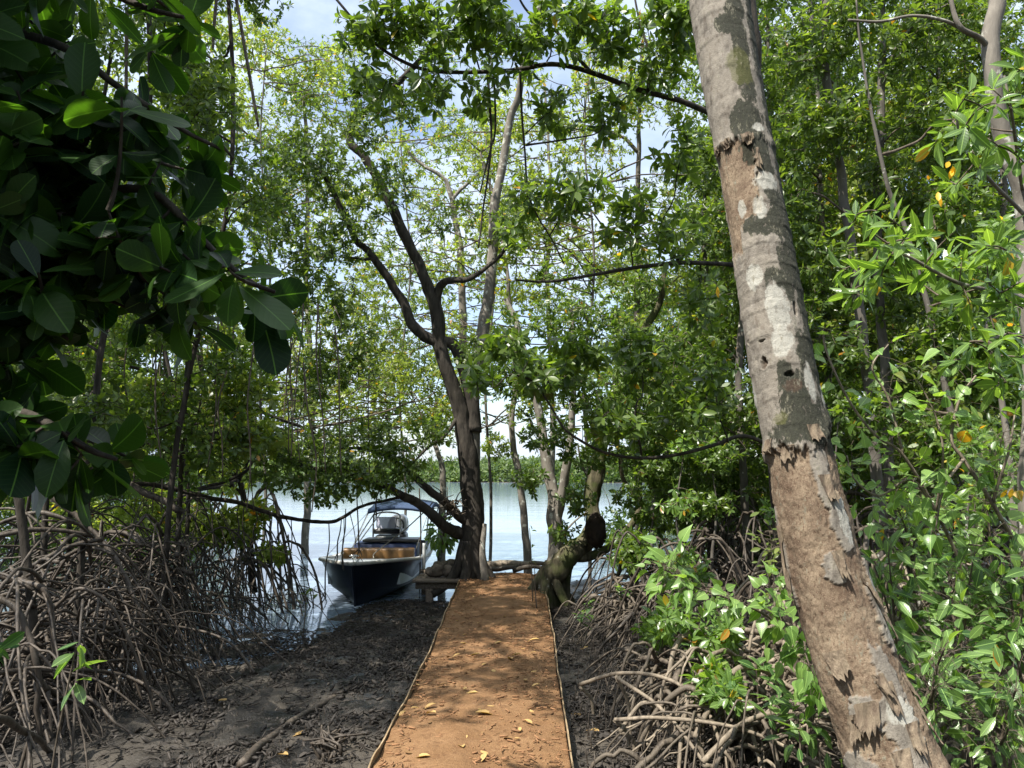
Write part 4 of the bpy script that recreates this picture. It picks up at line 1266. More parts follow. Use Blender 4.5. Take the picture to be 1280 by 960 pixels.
# fill of farther mangroves: three grown trees and their copies
protos = []
for k_ in range(3):
    x0, y0 = 0.0, 0.0
    rt3 = thing('far_mangrove', 'x', 'mangrove tree', (0, 0, -.5), 'farther mangroves on both banks')
    b = MB()
    tp3, _ = limb(b, [(0, 0, -.6), (R.normal(0, .15), R.normal(0, .15), 2), (R.normal(0, .3), R.normal(0, .3), 4.5), (R.normal(0, .5), R.normal(0, .5), 7.2 + k_)], .085, .04, 8, 8, .15)
    b.obj('trunk', M['bark_grey'], rt3)
    cs = [(np.array([R.normal(0, .9), R.normal(0, .9), zc_]), np.array([.8, .8, .55]), 34) for zc_ in np.arange(.7, 8.2 + k_, .62) for _ in (0, 1)]
    b = MB()
    crown(b, tp3, cs, .115, 7, FLAT, .003, 0, 1)
    b.obj('crown', [M[('leaf', 'leaf_pale', 'leaf_dark')[k_]], M['twig']], rt3)
    protos.append(rt3)
spots = [(-7.9, 13.0), (-9.5, 11.5), (-10, 16), (-12, 14), (-13, 18.5), (-8.3, 18.0), (-11.5, 21), (-9.4, 23.5), (-14, 24), (-12.5, 29), (-16, 28),
         (-6, -9), (-2.5, -10.5), (1.5, -9.5), (5, -10), (8.5, -8), (-9.5, -7), (3, -14), (-4, -14), (9, -1.5), (8, 3.2),  # this row: unseen trees added behind and beside the camera to cut light
         (4.4, 12.5), (6.3, 11.2), (5.6, 14.6), (8.2, 13.4), (7.2, 17), (10, 16), (4.6, 17.5), (12, 20), (8, 22), (3.6, 20.5), (5.8, 25), (14, 26)]
for k_, (x, y) in enumerate(spots):
    pr = protos[k_ % 3]
    if k_ < 3:
        o = pr
    else:
        o = pr.copy()
        COL.objects.link(o)
        for ch in pr.children:
            c_ = ch.copy()
            c_.parent = o
            COL.objects.link(c_)
    o.location = (x, y, min(gz(x, y), -.3))
    o.rotation_euler = (0, 0, R.uniform(0, 6.28))
    sc_ = R.uniform(.85, 1.2)
    o.scale = (sc_, sc_, sc_)
    o['label'] = 'leafy mangrove of the forest standing behind the photographer' if y < 0 else ('farther leafy mangrove standing behind the left thicket of stilt roots' if x < 0 else 'farther leafy mangrove standing deep behind the right forest trunks')
# thin hanging stems at top left
for k_, (pts, d, lab) in enumerate(((((212, -20), (216, 60), (215, 122)), 7.0, 'straight thin hanging root high among the left leaves'), (((292, -20), (306, 60), (318, 130), (323, 158)), 7.2, 'slightly bent hanging root left of the open sky'), (((272, -20), (268, 30), (266, 62)), 7.1, 'short hanging root at the top between two longer ones'), (((159, 10), (158, 60), (158, 112)), 6.5, 'hanging root just behind the broad dark leaves'))):
    b = MB()
    limb(b, S_(*[(a, c, d) for a, c in pts]), .018, .013, 7, 6, .15)
    tag(b.obj('hanging_root', M['twig']), lab, 'hanging root', 'hanging roots at top left')

for k_ in range(46):
    px, d = R.uniform(60, 430), R.uniform(7.5, 11)
    y0_ = R.uniform(330, 470)
    y1_ = y0_ + R.uniform(60, 230)
    a0, a1 = P(px, y0_, d), P(px + R.normal(0, 6), min(y1_, 640), d)
    b = MB()
    limb(b, [a0, (a0 * 2 + a1) / 3 + R.normal(0, .04, 3), (a0 + a1 * 2) / 3 + R.normal(0, .03, 3), a1], .009, .006, 5, 5, .1)
    tag(b.obj('hanging_root', M['twig']), 'thin hanging root among the leaves over the left thicket', 'hanging root', 'hanging roots in the left foliage')
# the thin shallow-angled trunks and dead wood inside the left thicket
for (a, r_, lab) in (([(60, 610, 6.9), (110, 660, 6.9), (150, 705, 6.85), (172, 770, 6.8), (180, 850, 6.75)], .024, 'thick slanting stilt branch crossing the left thicket'), ([(-10, 715, 5.6), (30, 730, 5.6), (60, 760, 5.6), (90, 815, 5.6)], .026, 'thick arched root at the left edge'), ([(-10, 745, 5.2), (20, 765, 5.2), (45, 820, 5.2), (62, 880, 5.2)], .024, 'stout root bending down at the left edge under the arched one'),
                     ([(225, 640, 8.3), (150, 600, 8.2), (60, 560, 8), (-20, 520, 8)], .04, 'dark bough rising left behind the broad leaves')):
    b = MB()
    p = S_(*a)
    p[-1] = p[-1] if r_ == .04 else np.array([p[-1][0], p[-1][1], gz(p[-1][0], p[-1][1]) - .05])
    limb(b, p, r_, r_ * .7, 9, 7, .25, wob=.07)
    tag(b.obj('bent_branch', M['root_dark']), lab, 'branch')

# long low roots crossing the mud in front of the left thicket
for pts, r_, lab in (([(-20, 840), (90, 838), (150, 842), (200, 868), (230, 915)], .017, 'long root arching out over the mud from the left thicket'), ([(-10, 898), (40, 920), (70, 945)], .022, 'short root at the bottom left corner'), ([(30, 830), (60, 860), (90, 880), (118, 905)], .022, 'forked root above the bottom left corner'), ([(100, 800), (200, 780), (280, 800), (320, 842)], .016, 'slender root reaching farthest towards the boat')):
    b = MB()
    n_ = len(pts)
    q = [G(a, c, h) for (a, c), h in zip(pts, np.linspace(.38, -.16, n_))]
    limb(b, q, r_, r_ * .7, 8, 7, .15, wob=.02)
    for t_ in (.5, .75):
        i0 = int(t_ * (n_ - 1))
        e = q[i0] + [R.uniform(-.1, .25), R.uniform(-.3, .0), 0]
        e[2] = gz(e[0], e[1]) - .05
        limb(b, [q[i0], (q[i0] + e) / 2 + [0, 0, .05], e], r_ * .7, r_ * .5, 6, 5, .1)
    tag(b.obj('arching_root', M['root_dark']), lab, 'root', 'roots lying out over the left mud')

# ---- right thicket of stilt roots in the sun
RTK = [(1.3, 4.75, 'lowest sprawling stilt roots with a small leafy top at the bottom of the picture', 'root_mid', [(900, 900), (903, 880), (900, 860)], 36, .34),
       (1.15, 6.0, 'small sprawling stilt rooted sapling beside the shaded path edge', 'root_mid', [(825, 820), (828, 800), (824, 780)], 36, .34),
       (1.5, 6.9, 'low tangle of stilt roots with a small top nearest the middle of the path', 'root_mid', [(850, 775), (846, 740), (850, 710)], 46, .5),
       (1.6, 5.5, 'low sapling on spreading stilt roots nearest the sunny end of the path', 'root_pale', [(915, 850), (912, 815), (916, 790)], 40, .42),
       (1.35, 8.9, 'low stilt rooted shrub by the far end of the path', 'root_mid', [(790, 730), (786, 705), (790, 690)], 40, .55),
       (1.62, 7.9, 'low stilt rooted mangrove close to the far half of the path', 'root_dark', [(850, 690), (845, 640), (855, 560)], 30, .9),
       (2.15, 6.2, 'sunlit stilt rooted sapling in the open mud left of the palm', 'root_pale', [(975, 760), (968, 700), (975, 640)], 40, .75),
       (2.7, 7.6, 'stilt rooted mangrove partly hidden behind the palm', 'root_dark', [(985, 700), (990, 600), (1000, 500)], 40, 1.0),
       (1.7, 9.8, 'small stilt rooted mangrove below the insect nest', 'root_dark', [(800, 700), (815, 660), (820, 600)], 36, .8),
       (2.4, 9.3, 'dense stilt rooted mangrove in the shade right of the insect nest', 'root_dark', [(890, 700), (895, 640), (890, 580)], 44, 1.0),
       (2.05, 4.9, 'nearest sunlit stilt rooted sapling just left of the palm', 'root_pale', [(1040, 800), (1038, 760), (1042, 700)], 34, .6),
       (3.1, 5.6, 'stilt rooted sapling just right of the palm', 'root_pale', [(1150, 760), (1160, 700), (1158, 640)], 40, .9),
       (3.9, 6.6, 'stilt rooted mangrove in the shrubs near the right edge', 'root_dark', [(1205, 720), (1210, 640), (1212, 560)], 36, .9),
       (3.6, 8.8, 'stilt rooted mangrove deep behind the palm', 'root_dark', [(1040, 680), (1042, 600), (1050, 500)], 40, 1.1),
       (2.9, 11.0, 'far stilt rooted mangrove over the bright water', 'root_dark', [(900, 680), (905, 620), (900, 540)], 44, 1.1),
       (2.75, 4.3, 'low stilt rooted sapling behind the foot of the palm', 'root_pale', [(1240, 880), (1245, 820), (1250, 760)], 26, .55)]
for i, (x, y, lab, mk, st, n_, zt) in enumerate(RTK):
    cs = [C(a + R.uniform(-20, 20), c - 10, y + R.uniform(-.3, .3), 28, 20, 6 if y < 8 else 16) for a, c in st[1:]] + [C(st[-1][0], st[-1][1], y, 14, 14, 5)]
    mangrove('stilt_sapling', lab, 'stilt rooted mangroves right of the path', on(x, y), S_(*[(a, c, y) for a, c in st]), .020 if y < 8 else .03, .004, cs,
             roots=(n_, .12, zt, .4, 1.35 if y < 8 else 1.6, .016 if y < 8 else .021), rootmat=mk, mleaf='leaf_near' if y < 8 else 'leaf', bark='bark_grey', cap='right', L=.088, sides=8)
# the conspicuous sunlit arches
for pts, d0, d1, r_, lab in (([(960, 792), (900, 786), (850, 800), (832, 850)], 5.9, 5.4, .024, 'thickest sunlit arching root left of the palm'), ([(985, 870), (960, 838), (925, 835), (895, 870), (868, 905)], 4.9, 4.7, .023, 'knobbly arching root in the sun'), ([(725, 858), (770, 840), (830, 848), (880, 885), (905, 920)], 5.6, 4.6, .014, 'long thin arching root nearest the path'),
                             ([(768, 900), (830, 898), (920, 910), (1030, 936)], 4.9, 4.3, .013, 'straight pale stick lying over the roots'), ([(775, 915), (800, 880), (826, 870)], 4.9, 5.0, .014, 'short forked pale root nearest the path edge'), ([(880, 955), (930, 905), (985, 890), (1040, 880)], 4.4, 4.6, .017, 'pale root rising to the palm foot'),
                             ([(770, 845), (840, 900), (900, 960)], 5.2, 4.4, .013, 'thin diagonal root sloping to the bottom edge'), ([(985, 800), (975, 845), (965, 880)], 5.0, 4.9, .03, 'short thick upright root by the vine'), ([(1080, 760), (1150, 790), (1220, 850), (1290, 930)], 4.2, 3.6, .022, 'brown stem slanting right behind the palm'), ([(1090, 690), (1150, 770), (1230, 840), (1300, 900)], 4.6, 3.8, .016, 'long slanting stem right of the palm')):
    b = MB()
    n_ = len(pts)
    q = [P(a, c, d_) for (a, c), d_ in zip(pts, np.linspace(d0, d1, n_))]
    for k_ in range(n_):
        q[k_][2] = max(q[k_][2], gz(q[k_][0], q[k_][1]) + .0)
    q[-1][2] = min(q[-1][2], max(gz(q[-1][0], q[-1][1]), q[-1][2] - .08))
    limb(b, q, r_, r_ * .75, 9, 8, .2, wob=.018)
    e = q[-1].copy()
    e[2] = gz(e[0], e[1]) - .06
    if q[-1][2] > e[2] + .1:
        limb(b, [q[-1], (q[-1] + e) / 2 + [.05, -.02, .02], e + [.06, -.05, 0]], r_ * .75, r_ * .6, 8, 4, .15)
    e = q[0].copy()
    e[2] = gz(e[0], e[1]) - .06
    if q[0][2] > e[2] + .1:
        limb(b, [q[0], (q[0] + e) / 2 + [.08, .03, .05], e + [.1, .05, 0]], r_, r_ * .8, 8, 4, .15)
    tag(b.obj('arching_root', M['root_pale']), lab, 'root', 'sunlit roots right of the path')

#PART4
# ------------------------------------------------------------------ big dark leaves at top left
bt_ = thing('broadleaf_tree', 'dark broad leaved branches hanging in shade close by at the top left', 'broadleaf tree', on(-3.1, 2.1))
b = MB()
q0, _ = limb(b, [on(-3.1, 2.1) - [0, 0, .2], [-3.0, 2.1, 1.0], [-2.7, 2.1, 2.2], [-2.5, 2.05, 3.2], [-2.45, 1.9, 4.4]], .13, .07, 14, 8, .15)
b.obj('trunk', M['bark_dark'], bt_)
bl = [([(-2.75, 2.1, 1.9), P(-200, 330, 2.2), P(-40, 300, 2.15), P(90, 250, 2.1), P(180, 240, 2.1), P(250, 300, 2.05), P(310, 350, 2.0), P(345, 365, 2.0)], .022, .005),
      ([(-2.65, 2.1, 2.3), P(-150, 60, 2.3), P(-20, 40, 2.2), P(80, 60, 2.1), P(150, 110, 2.1), P(220, 160, 2.1), P(280, 190, 2.1)], .019, .005),
      ([(-2.8, 2.1, 1.7), P(-200, 460, 2.2), P(-60, 500, 2.1), P(40, 520, 2.0), P(110, 560, 1.95), P(150, 575, 1.95)], .025, .005),
      ([(-2.75, 2.1, 2.0), P(-120, 250, 2.2), P(-20, 330, 2.1), P(50, 390, 2.05), P(90, 420, 2.0)], .025, .006),
      ([(-2.55, 2.1, 3.0), P(-60, -120, 2.3), P(60, -40, 2.2), P(160, 0, 2.15), P(230, 20, 2.1)], .025, .006)]
nodes = [q0[-12:]]
for l in bl:
    b = MB()
    q, _ = limb(b, [np.asarray(a, float) for a in l[0]], l[1], l[2], 8, 7, .1, wob=.015)
    b.obj('limb', M['bark_dark'], bt_)
    nodes.append(q[7:])
nodes = np.vstack(nodes)
cl = [C(0, 120, 2.15, 70, 70, 17), C(75, 180, 2.1, 70, 70, 17), C(160, 150, 2.15, 46, 36, 6), C(225, 190, 2.1, 34, 22, 4), C(10, 270, 2.15, 80, 60, 20), C(100, 300, 2.1, 66, 50, 20), C(190, 320, 2.1, 46, 36, 12), C(110, 240, 2.15, 60, 50, 14), C(60, 340, 2.15, 60, 50, 14), C(250, 345, 2.05, 30, 20, 5), C(300, 365, 2.0, 30, 14, 3), C(10, 380, 2.1, 70, 46, 13), C(240, 300, 2.1, 30, 24, 3),
      C(100, 385, 2.05, 50, 26, 6), C(200, 385, 2.05, 40, 14, 3), C(20, 30, 2.2, 60, 30, 6), C(100, 10, 2.2, 50, 20, 4), C(210, 5, 2.2, 40, 12, 3), C(0, 550, 2.0, 50, 40, 10), C(80, 560, 1.95, 44, 26, 5), C(40, 590, 1.95, 34, 18, 3), C(-80, 200, 2.1, 60, 200, 24), C(-60, 530, 2.05, 40, 80, 10), C(-20, 450, 2.05, 36, 26, 5)]
# unseen crown added above the picture to shade the hanging leaves
cl += [(np.array([-1.9, 1.3, 4.2]), np.array([1.4, 1.6, .8]), 230), (np.array([-1.4, 1.7, 3.7]), np.array([.9, 1.0, .4]), 110), (np.array([-2.6, .4, 3.0]), np.array([1.0, 1.1, 1.0]), 170), (np.array([-1.8, -.4, 3.4]), np.array([1.0, .9, .8]), 110), (np.array([-2.4, 1.6, 2.0]), np.array([.6, .9, .9]), 90)]
b = MB()
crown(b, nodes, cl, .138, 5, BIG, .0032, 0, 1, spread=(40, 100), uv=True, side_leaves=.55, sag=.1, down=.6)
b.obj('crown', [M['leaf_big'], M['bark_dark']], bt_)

# small low seedling with broad leaves at the bottom left
sd = thing('seedling', 'small seedling with a few drooping leaves in front of the left roots', 'seedling', onp(92, 4.3))
b = MB()
sp_ = onp(92, 4.3)
q, _ = limb(b, [sp_ - [0, 0, .05], sp_ + [.01, 0, .25], P(94, 815, 4.3)], .008, .005, 6, 5, .1)
b.obj('stem', M['twig'], sd)
b = MB()
tp = P(94, 812, 4.3)
rosettes(b, np.array([tp, tp + [.03, 0, .05], tp - [.02, 0, .12]]), np.array([[0, 0, 1.0], [.3, 0, .8], [-.3, -.2, .7]]), .15, 4, LEAF, 0, (80, 120), True, .7)
b.obj('leaves', M['leaf_shrub'], sd)
sd2 = thing('seedling', 'dark leafy sprig poking in at the left edge above the mud', 'seedling', onp(-20, 4.6))
b = MB()
sp_ = onp(-20, 4.6)
limb(b, [sp_ - [0, 0, .05], sp_ + [.02, 0, .3], P(-8, 800, 4.5)], .01, .006, 6, 5, .1)
b.obj('stem', M['twig'], sd2)
b = MB()
rosettes(b, np.array([P(-8, 800, 4.5), P(5, 810, 4.45)]), np.array([[.4, -.1, .6], [.7, 0, .3]]), .17, 5, LEAF, 0, (50, 100), True, .4)
b.obj('leaves', M['leaf_big'], sd2)


# ------------------------------------------------------------------ vines and shrubs on the right
def vine(name, label, pts, r0, n, L, group=None, mleaf='leaf_heart', tpl=HEART, hang=.6, spread_=.05, twigmat='twig', extra=()):
    base = pts[0]
    root = thing(name, label, 'vine' if name == 'vine' else 'shrub', base, group)
    b = MB()
    q, _ = limb(b, pts, r0, r0 * .4, 7, 8, .1, wob=.01)
    allq = [q]
    for e in extra:
        qq, _ = limb(b, e, r0 * .7, r0 * .3, 6, 8, .1, wob=.01)
        allq.append(qq)
    b.obj('stem', M[twigmat], root)
    b = MB()
    Q = np.vstack([x[int(len(x) * .12):] for x in allq])
    i = R.integers(0, len(Q) - 1, n)
    t = unit(np.roll(Q, -1, 0)[i] - Q[i] + 1e-6)
    off = R.normal(0, 1, (n, 3)) * spread_
    pos = Q[i] + off
    al = unit(off) + t * .5 + np.array([0, -.25, -1.0]) * hang * R.uniform(.4, 1.3, (n, 1)) + R.normal(0, .25, (n, 3))
    nor = np.array([-.2, -.6, .9]) + R.normal(0, .45, (n, 3))
    # leaf stalks
    K = 4
    tt = np.linspace(0, 1, K)[None, :, None]
    tubes(b, Q[i][:, None] * (1 - tt) + pos[:, None] * tt + np.array([0, 0, .02]) * np.sin(tt * 3.14), np.full((n, K), .0011), 4, 1, caps=False)
    put_leaves(b, pos, al, nor, L * R.uniform(.45, 1.15, n), tpl, 0, True)
    b.obj('leaves', [M[mleaf], M['twig']], root)
    return root


DV = 3.9
vine('vine', 'arching vine of pale green leaves hanging over the sunlit roots left of the palm', [onp(1075, 4.4), P(1045, 850, 4.2), P(1025, 820, 4.0), P(990, 790, DV), P(940, 760, DV - .05), P(900, 745, DV - .1), P(865, 732, DV - .1), P(838, 715, DV - .1), P(826, 712, DV - .1)], .008, 250, .088, spread_=.055,
     extra=[[P(1005, 800, DV), P(1010, 830, DV - .1), P(1030, 870, DV - .1)], [P(990, 790, DV), P(970, 760, DV), P(965, 735, DV + .1), P(985, 700, DV + .2)]])
vine('vine', 'climbing vine with heart shaped leaves right of the palm', [onp(1250, 4.2), P(1220, 760, 4.2), P(1170, 640, 4.1), P(1130, 570, 4.0), P(1095, 545, 4.0), P(1060, 500, 4.0), P(1035, 440, 4.0), P(1030, 410, 4.0)], .011, 150, .095, spread_=.09, hang=.5,
     extra=[[P(1130, 570, 4), P(1110, 500, 4), P(1090, 460, 4.0), P(1110, 430, 4)], [P(1170, 640, 4.1), P(1140, 600, 4.0), P(1100, 620, 4.0), P(1070, 600, 3.9), P(1060, 570, 3.9)], [P(1170, 640, 4.1), P(1180, 570, 4.0), P(1170, 520, 4.0), P(1150, 480, 4.0)]], twigmat='root_pale')
vine('vine', 'leafy vine climbing a pale leaning pole near the right edge', [onp(1310, 4.0), P(1290, 740, 4.0), P(1240, 630, 3.9), P(1205, 575, 3.9), P(1190, 550, 3.9), P(1200, 500, 3.9), P(1220, 470, 3.9)], .013, 120, .10, spread_=.10, hang=.45,
     extra=[[P(1240, 630, 3.9), P(1260, 570, 3.8), P(1270, 520, 3.8)], [P(1205, 575, 3.9), P(1180, 610, 3.8), P(1170, 660, 3.8)], [P(1290, 740, 4.0), P(1250, 690, 3.8), P(1210, 680, 3.8)]], twigmat='root_pale')
shr = [(1040, 5.2, [(990, 690), (975, 660), (960, 690), (985, 720)], 'yellowish green shrub peeping out on the left of the palm trunk', 70, .075, 'leaf_pale'),
       (1110, 4.0, [(1120, 800), (1140, 720), (1110, 690), (1090, 700)], 'bright shrub touching the right side of the palm', 90, .10, 'leaf_shrub'),
       (1190, 3.8, [(1200, 800), (1190, 730), (1220, 690), (1160, 700)], 'broad bushy shrub in the middle of the lower right', 120, .10, 'leaf_shrub'),
       (1280, 3.6, [(1270, 800), (1260, 720), (1290, 690), (1240, 740)], 'tall bushy shrub cut off by the right edge', 120, .105, 'leaf_shrub'),
       (1165, 3.3, [(1165, 880), (1150, 830), (1180, 810), (1210, 850)], 'low dark green shrub right of the palm foot', 90, .10, 'leaf_shrub'),
       (1255, 3.2, [(1250, 930), (1240, 880), (1270, 860), (1215, 900)], 'low shrub in the bottom right corner', 100, .10, 'leaf_shrub'),
       (1150, 4.6, [(1140, 700), (1150, 650), (1120, 630), (1175, 640)], 'shaded shrub under the climbing vine', 120, .10, 'leaf_near'),
       (1235, 4.7, [(1235, 640), (1225, 590), (1255, 540), (1275, 580)], 'shaded shrub behind the leaning pole', 130, .10, 'leaf_near'),
       (1020, 4.1, [(1015, 905), (1005, 880), (1025, 865), (990, 890)], 'small bright shrub against the left side of the palm foot', 36, .095, 'leaf_shrub')]
for px, d, pts, lab, n_, L_, ml in shr:
    g0 = onp(px, d)
    p0 = P(*pts[0], d)
    vine('shrub', lab, [g0 - [0, 0, .05], g0 * .4 + p0 * .6, p0, P(*pts[1], d)], .010, int(n_ * 1.7), L_, 'leafy shrubs at lower right', ml, LEAF, .15, .085,
         extra=[[p0, (p0 + P(*pts[2], d - .1)) / 2 + [0, 0, .03], P(*pts[2], d - .15)], [p0, (p0 + P(*pts[3], d + .1)) / 2 + [0, 0, .03], P(*pts[3], d + .1)], [p0, P(pts[1][0] + 20, pts[1][1] + 30, d - .2)]])
# seedlings rooted in the mud among the right roots
for k_, (px, py, d, lab) in enumerate(((905, 860, 4.6, 'young mangrove seedling beside the knobbly arching root'), (962, 872, 4.3, 'young mangrove seedling below the vine'), (838, 775, 6.2, 'young mangrove seedling in the shade below the vine tip'), (845, 800, 6.0, 'tiny mangrove seedling with three leaves in the shaded roots'), (945, 830, 4.8, 'young mangrove seedling under the lower end of the vine'), (775, 735, 8.4, 'small sunlit mangrove seedling near the leaning mossy tree'), (735, 745, 9.0, 'low leafy seedling at the foot of the leaning mossy tree'), (728, 765, 8.0, 'grassy looking seedling at the path edge by the leaning tree'),
                                     (1000, 905, 3.9, 'seedling with wide leaves just left of the palm foot'), (870, 800, 5.6, 'seedling standing over the thickest sunlit root'), (1232, 800, 3.6, 'slim upright seedling in front of the right shrubs'), (1130, 790, 3.7, 'upright seedling touching the right edge of the palm'))):
    g0 = onp(px, d)
    tp = P(px, py, d)
    rt_ = thing('mangrove_seedling', lab, 'seedling', g0, 'mangrove seedlings right of the path')
    b = MB()
    limb(b, [g0 - [0, 0, .05], (g0 + tp) / 2 + R.normal(0, .02, 3), tp], .007, .004, 6, 5, .1)
    b.obj('stem', M['twig'], rt_)
    b = MB()
    rosettes(b, np.array([tp, tp - [0, 0, .07], tp + [.05, -.02, .0]]), np.array([[0, -.1, 1.0], [.2, -.2, .9], [.4, -.2, .8]]), .11, 5, LEAF, 0, (45, 95), True, .2)
    b.obj('leaves', M['leaf_shrub'], rt_)

# leafless stick leaning at the path end and the two thin shoots beside it
b = MB()
limb(b, [G(668, 733, 0) - [0, 0, .06], P(690, 690, 11.0), P(715, 655, 11.0), P(745, 632, 11.1)], .022, .010, 7, 6, .1)
limb(b, [P(690, 690, 11.0), P(697, 672, 11.0), P(702, 655, 11.0)], .012, .006, 6, 5, .1)
tag(b.obj('leaning_stick', M['bark_pale']), 'bare forked stick leaning on the mossy tree at the path end', 'stick')
for a, lab in (([(666, 752), (665, 720), (664, 690), (662, 660)], 'taller thin shoot with few leaves on the far path'), ([(671, 762), (669, 735), (668, 708)], 'shorter leafless shoot on the far path')):
    rt_ = thing('shoot', lab, 'sapling', G(a[0][0], a[0][1]))
    y0 = G(a[0][0], a[0][1])[1]
    b = MB()
    limb(b, [P(x, y, y0) for x, y in a], .008, .004, 5, 5, .1)
    b.obj('stem', M['twig'], rt_)
    if len(a) > 3:
        b = MB()
        for yy in (662, 680, 700):
            rosettes(b, P(a[-1][0] + 4, yy, y0)[None], np.array([[.6, -.2, .5]]), .09, 2, LEAF, 0, (40, 80), True)
        b.obj('leaves', M['leaf'], rt_)

# ------------------------------------------------------------------ the boat
M['hull'] = plain('navy hull paint', (.007, .010, .019), .3, coat=.0, var=.35, scale=2, spec=.3)
M['white'] = plain('boat white', (.62, .64, .64), .35, var=.08, scale=4)
M['rail'] = plain('rub rail', (.40, .38, .34), .5, var=.2)
M['wood'] = plain('orange varnished padding', (.20, .105, .036), .4, var=.25, scale=9)
M['bluevinyl'] = plain('blue vinyl', (.025, .045, .13), .5, var=.2)
M['canvas'] = plain('blue canvas', (.035, .065, .14), .8, var=.2)
M['steel'] = plain('steel tube', (.6, .6, .6), .25, 1.0)
M['black'] = plain('black plastic', (.012, .012, .014), .35)
M['cowl'] = plain('grey engine cover', (.20, .21, .23), .3, coat=.4)
M['rope'] = bark_mat('rope', (.10, .09, .08), (.30, .28, .24), scale=60)
m, n, b_, out = mat('windscreen')
b_.inputs['Base Color'].default_value = (.62, .62, .74, 1)
b_.inputs['Roughness'].default_value = .12
b_.inputs['Alpha'].default_value = .72
M['screen'] = m

BX, BY, BL = P(441, 704, 11.5)[0], 11.45, 5.3
boat = thing('motor_boat', 'dark blue open motorboat moored bow first on the mud beside the plank landing', 'boat', (BX, BY, WATER))
ns = 48
s = np.linspace(0, 1, ns) ** 1.35
hb = .78 * np.clip(1 - (1 - np.clip(s / .34, 0, 1)) ** 2.1, 0, 1) ** .72 * (1 - .12 * sstep(.5, 1, s)) + .035
gzl = .305 - .17 * sstep(0, .55, s) + .03 * sstep(.5, 1, s)
stem = .32 * (1 - s) ** 6
yb = BY + s * BL
cbm = hb * (.80 - .35 * (1 - np.clip(s / .3, 0, 1)) ** 1.5)
zch = -.20 + .12 * (1 - np.clip(s / .25, 0, 1)) ** 2
zk = -.50 + .10 * (1 - np.clip(s / .12, 0, 1)) ** 2


def hullring(k):
    y = yb[k]
    ky = y + stem[k]
    pr = [(0.0, ky, zk[k]), (cbm[k] * .5, ky * .7 + y * .3, zk[k] * .5 + zch[k] * .5 - .01), (cbm[k], ky * .5 + y * .5, zch[k]), (cbm[k] * 1.0 + .02, ky * .5 + y * .5, zch[k] + .025),
          (cbm[k] * .5 + hb[k] * .5 - .005, ky * .2 + y * .8, zch[k] * .45 + gzl[k] * .55), (hb[k], y, gzl[k])]
    return pr


b = MB()
rings = []
for k in range(ns):
    pr = hullring(k)
    right = [(BX + a, y, z) for a, y, z in pr]
    left = [(BX - a, y, z) for a, y, z in pr[1:]]
    rings.append(left[::-1] + right)
rings = np.array(rings)
nr = rings.shape[1]
b.add(rings.reshape(-1, 3), grid_faces(ns, nr))
b.add(rings[0], [list(range(nr))])
b.add(rings[-1], [list(range(nr))[::-1]])
b.obj('hull', M['hull'], boat)
# inner lining and side decks
b = MB()
inn = []
for k in range(ns):
    wi = max(hb[k] - .09, .005)
    yy = yb[k] + (.10 if k == 0 else 0) + .05 * (1 - s[k])
    zf = -.14
    top = gzl[k] + .004
    if s[k] < .16:
        zf = top - .01          # short fore deck
    row = [(hb[k] - .005, yb[k], top), (wi, yy, top + .003), (wi * .95, yy, zf), (0, yy, zf)]
    inn.append([(BX - a, y, z) for a, y, z in row] + [(BX + a, y, z) for a, y, z in row[::-1][1:]])
inn = np.array(inn)
b.add(inn.reshape(-1, 3), grid_faces(ns, inn.shape[1])[:, ::-1])
b.obj('deck', M['white'], boat, smooth=False)
b = MB()
for sgn in (-1, 1):
    tubes(b, np.stack([BX + sgn * (hb + .008), yb - .004, gzl - .012], 1), np.full(ns, .026), 8)
tubes(b, np.array([[BX - hb[0] - .01, BY - .01, gzl[0] - .012], [BX, BY - .035, gzl[0] - .012], [BX + hb[0] + .01, BY - .01, gzl[0] - .012]]), np.full(3, .026), 8)
b.obj('rub_rail', M['rail'], boat)
b = MB()
limb(b, [(BX, BY - .005, gzl[0] - .03), (BX, BY + .16, -.1), (BX, BY + .30, -.42)], .018, .016, 6, 6, 0)
b.obj('stem_bar', M['hull'], boat)


def padded(name, x0, x1, y, z0, z1, th, lobes, mt):
    """an upright back-rest with rounded, fluted upholstery"""
    nx_, nz_ = lobes * 8 + 1, 12
    u = np.linspace(0, 1, nx_)
    v = np.linspace(0, 2 * math.pi, nz_, endpoint=False)
    fl = np.abs(np.sin(u * math.pi * lobes)) ** .6
    pts = []
    for i in range(nx_):
        hz = (z1 - z0) / 2 * (.985 + .015 * fl[i])
        tt_ = th / 2 * (.93 + .07 * fl[i])
        cs, sn = np.cos(v), np.sin(v)
        sq = lambda a: np.sign(a) * np.abs(a) ** .55
        pts.append(np.stack([np.full(nz_, x0 + (x1 - x0) * u[i]), y + tt_ * sq(cs), (z0 + z1) / 2 + hz * sq(sn)], 1))
    b = MB()
    pts = np.array(pts)
    b.add(pts.reshape(-1, 3), grid_faces(nx_, nz_, True))
    b.add(pts[0], [list(range(nz_))])
    b.add(pts[-1], [list(range(nz_))[::-1]])
    return b.obj(name, mt, boat)


def wx_(px, d):
    return P(px, 690, d)[0]


yS = BY + 1.55
padded('padded_backrest', wx_(430, yS), wx_(518, yS), yS, .08, P(470, 684.5, yS)[2], .13, 9, M['wood'])
yB = BY + 2.3
b = MB()
zt_ = P(480, 676, yB)[2]
box(b, (wx_(484, yB), yB, zt_ / 2 - .04), (wx_(523, yB) - wx_(446, yB), .5, zt_ + .04), bev=.03)
b.obj('bench', M['bluevinyl'], boat)
b = MB()
box(b, (wx_(490, yB), yB + .02, zt_ + .022), (wx_(524, yB) - wx_(456, yB), .56, .04), bev=.012)
b.obj('bench_lid', M['black'], boat)
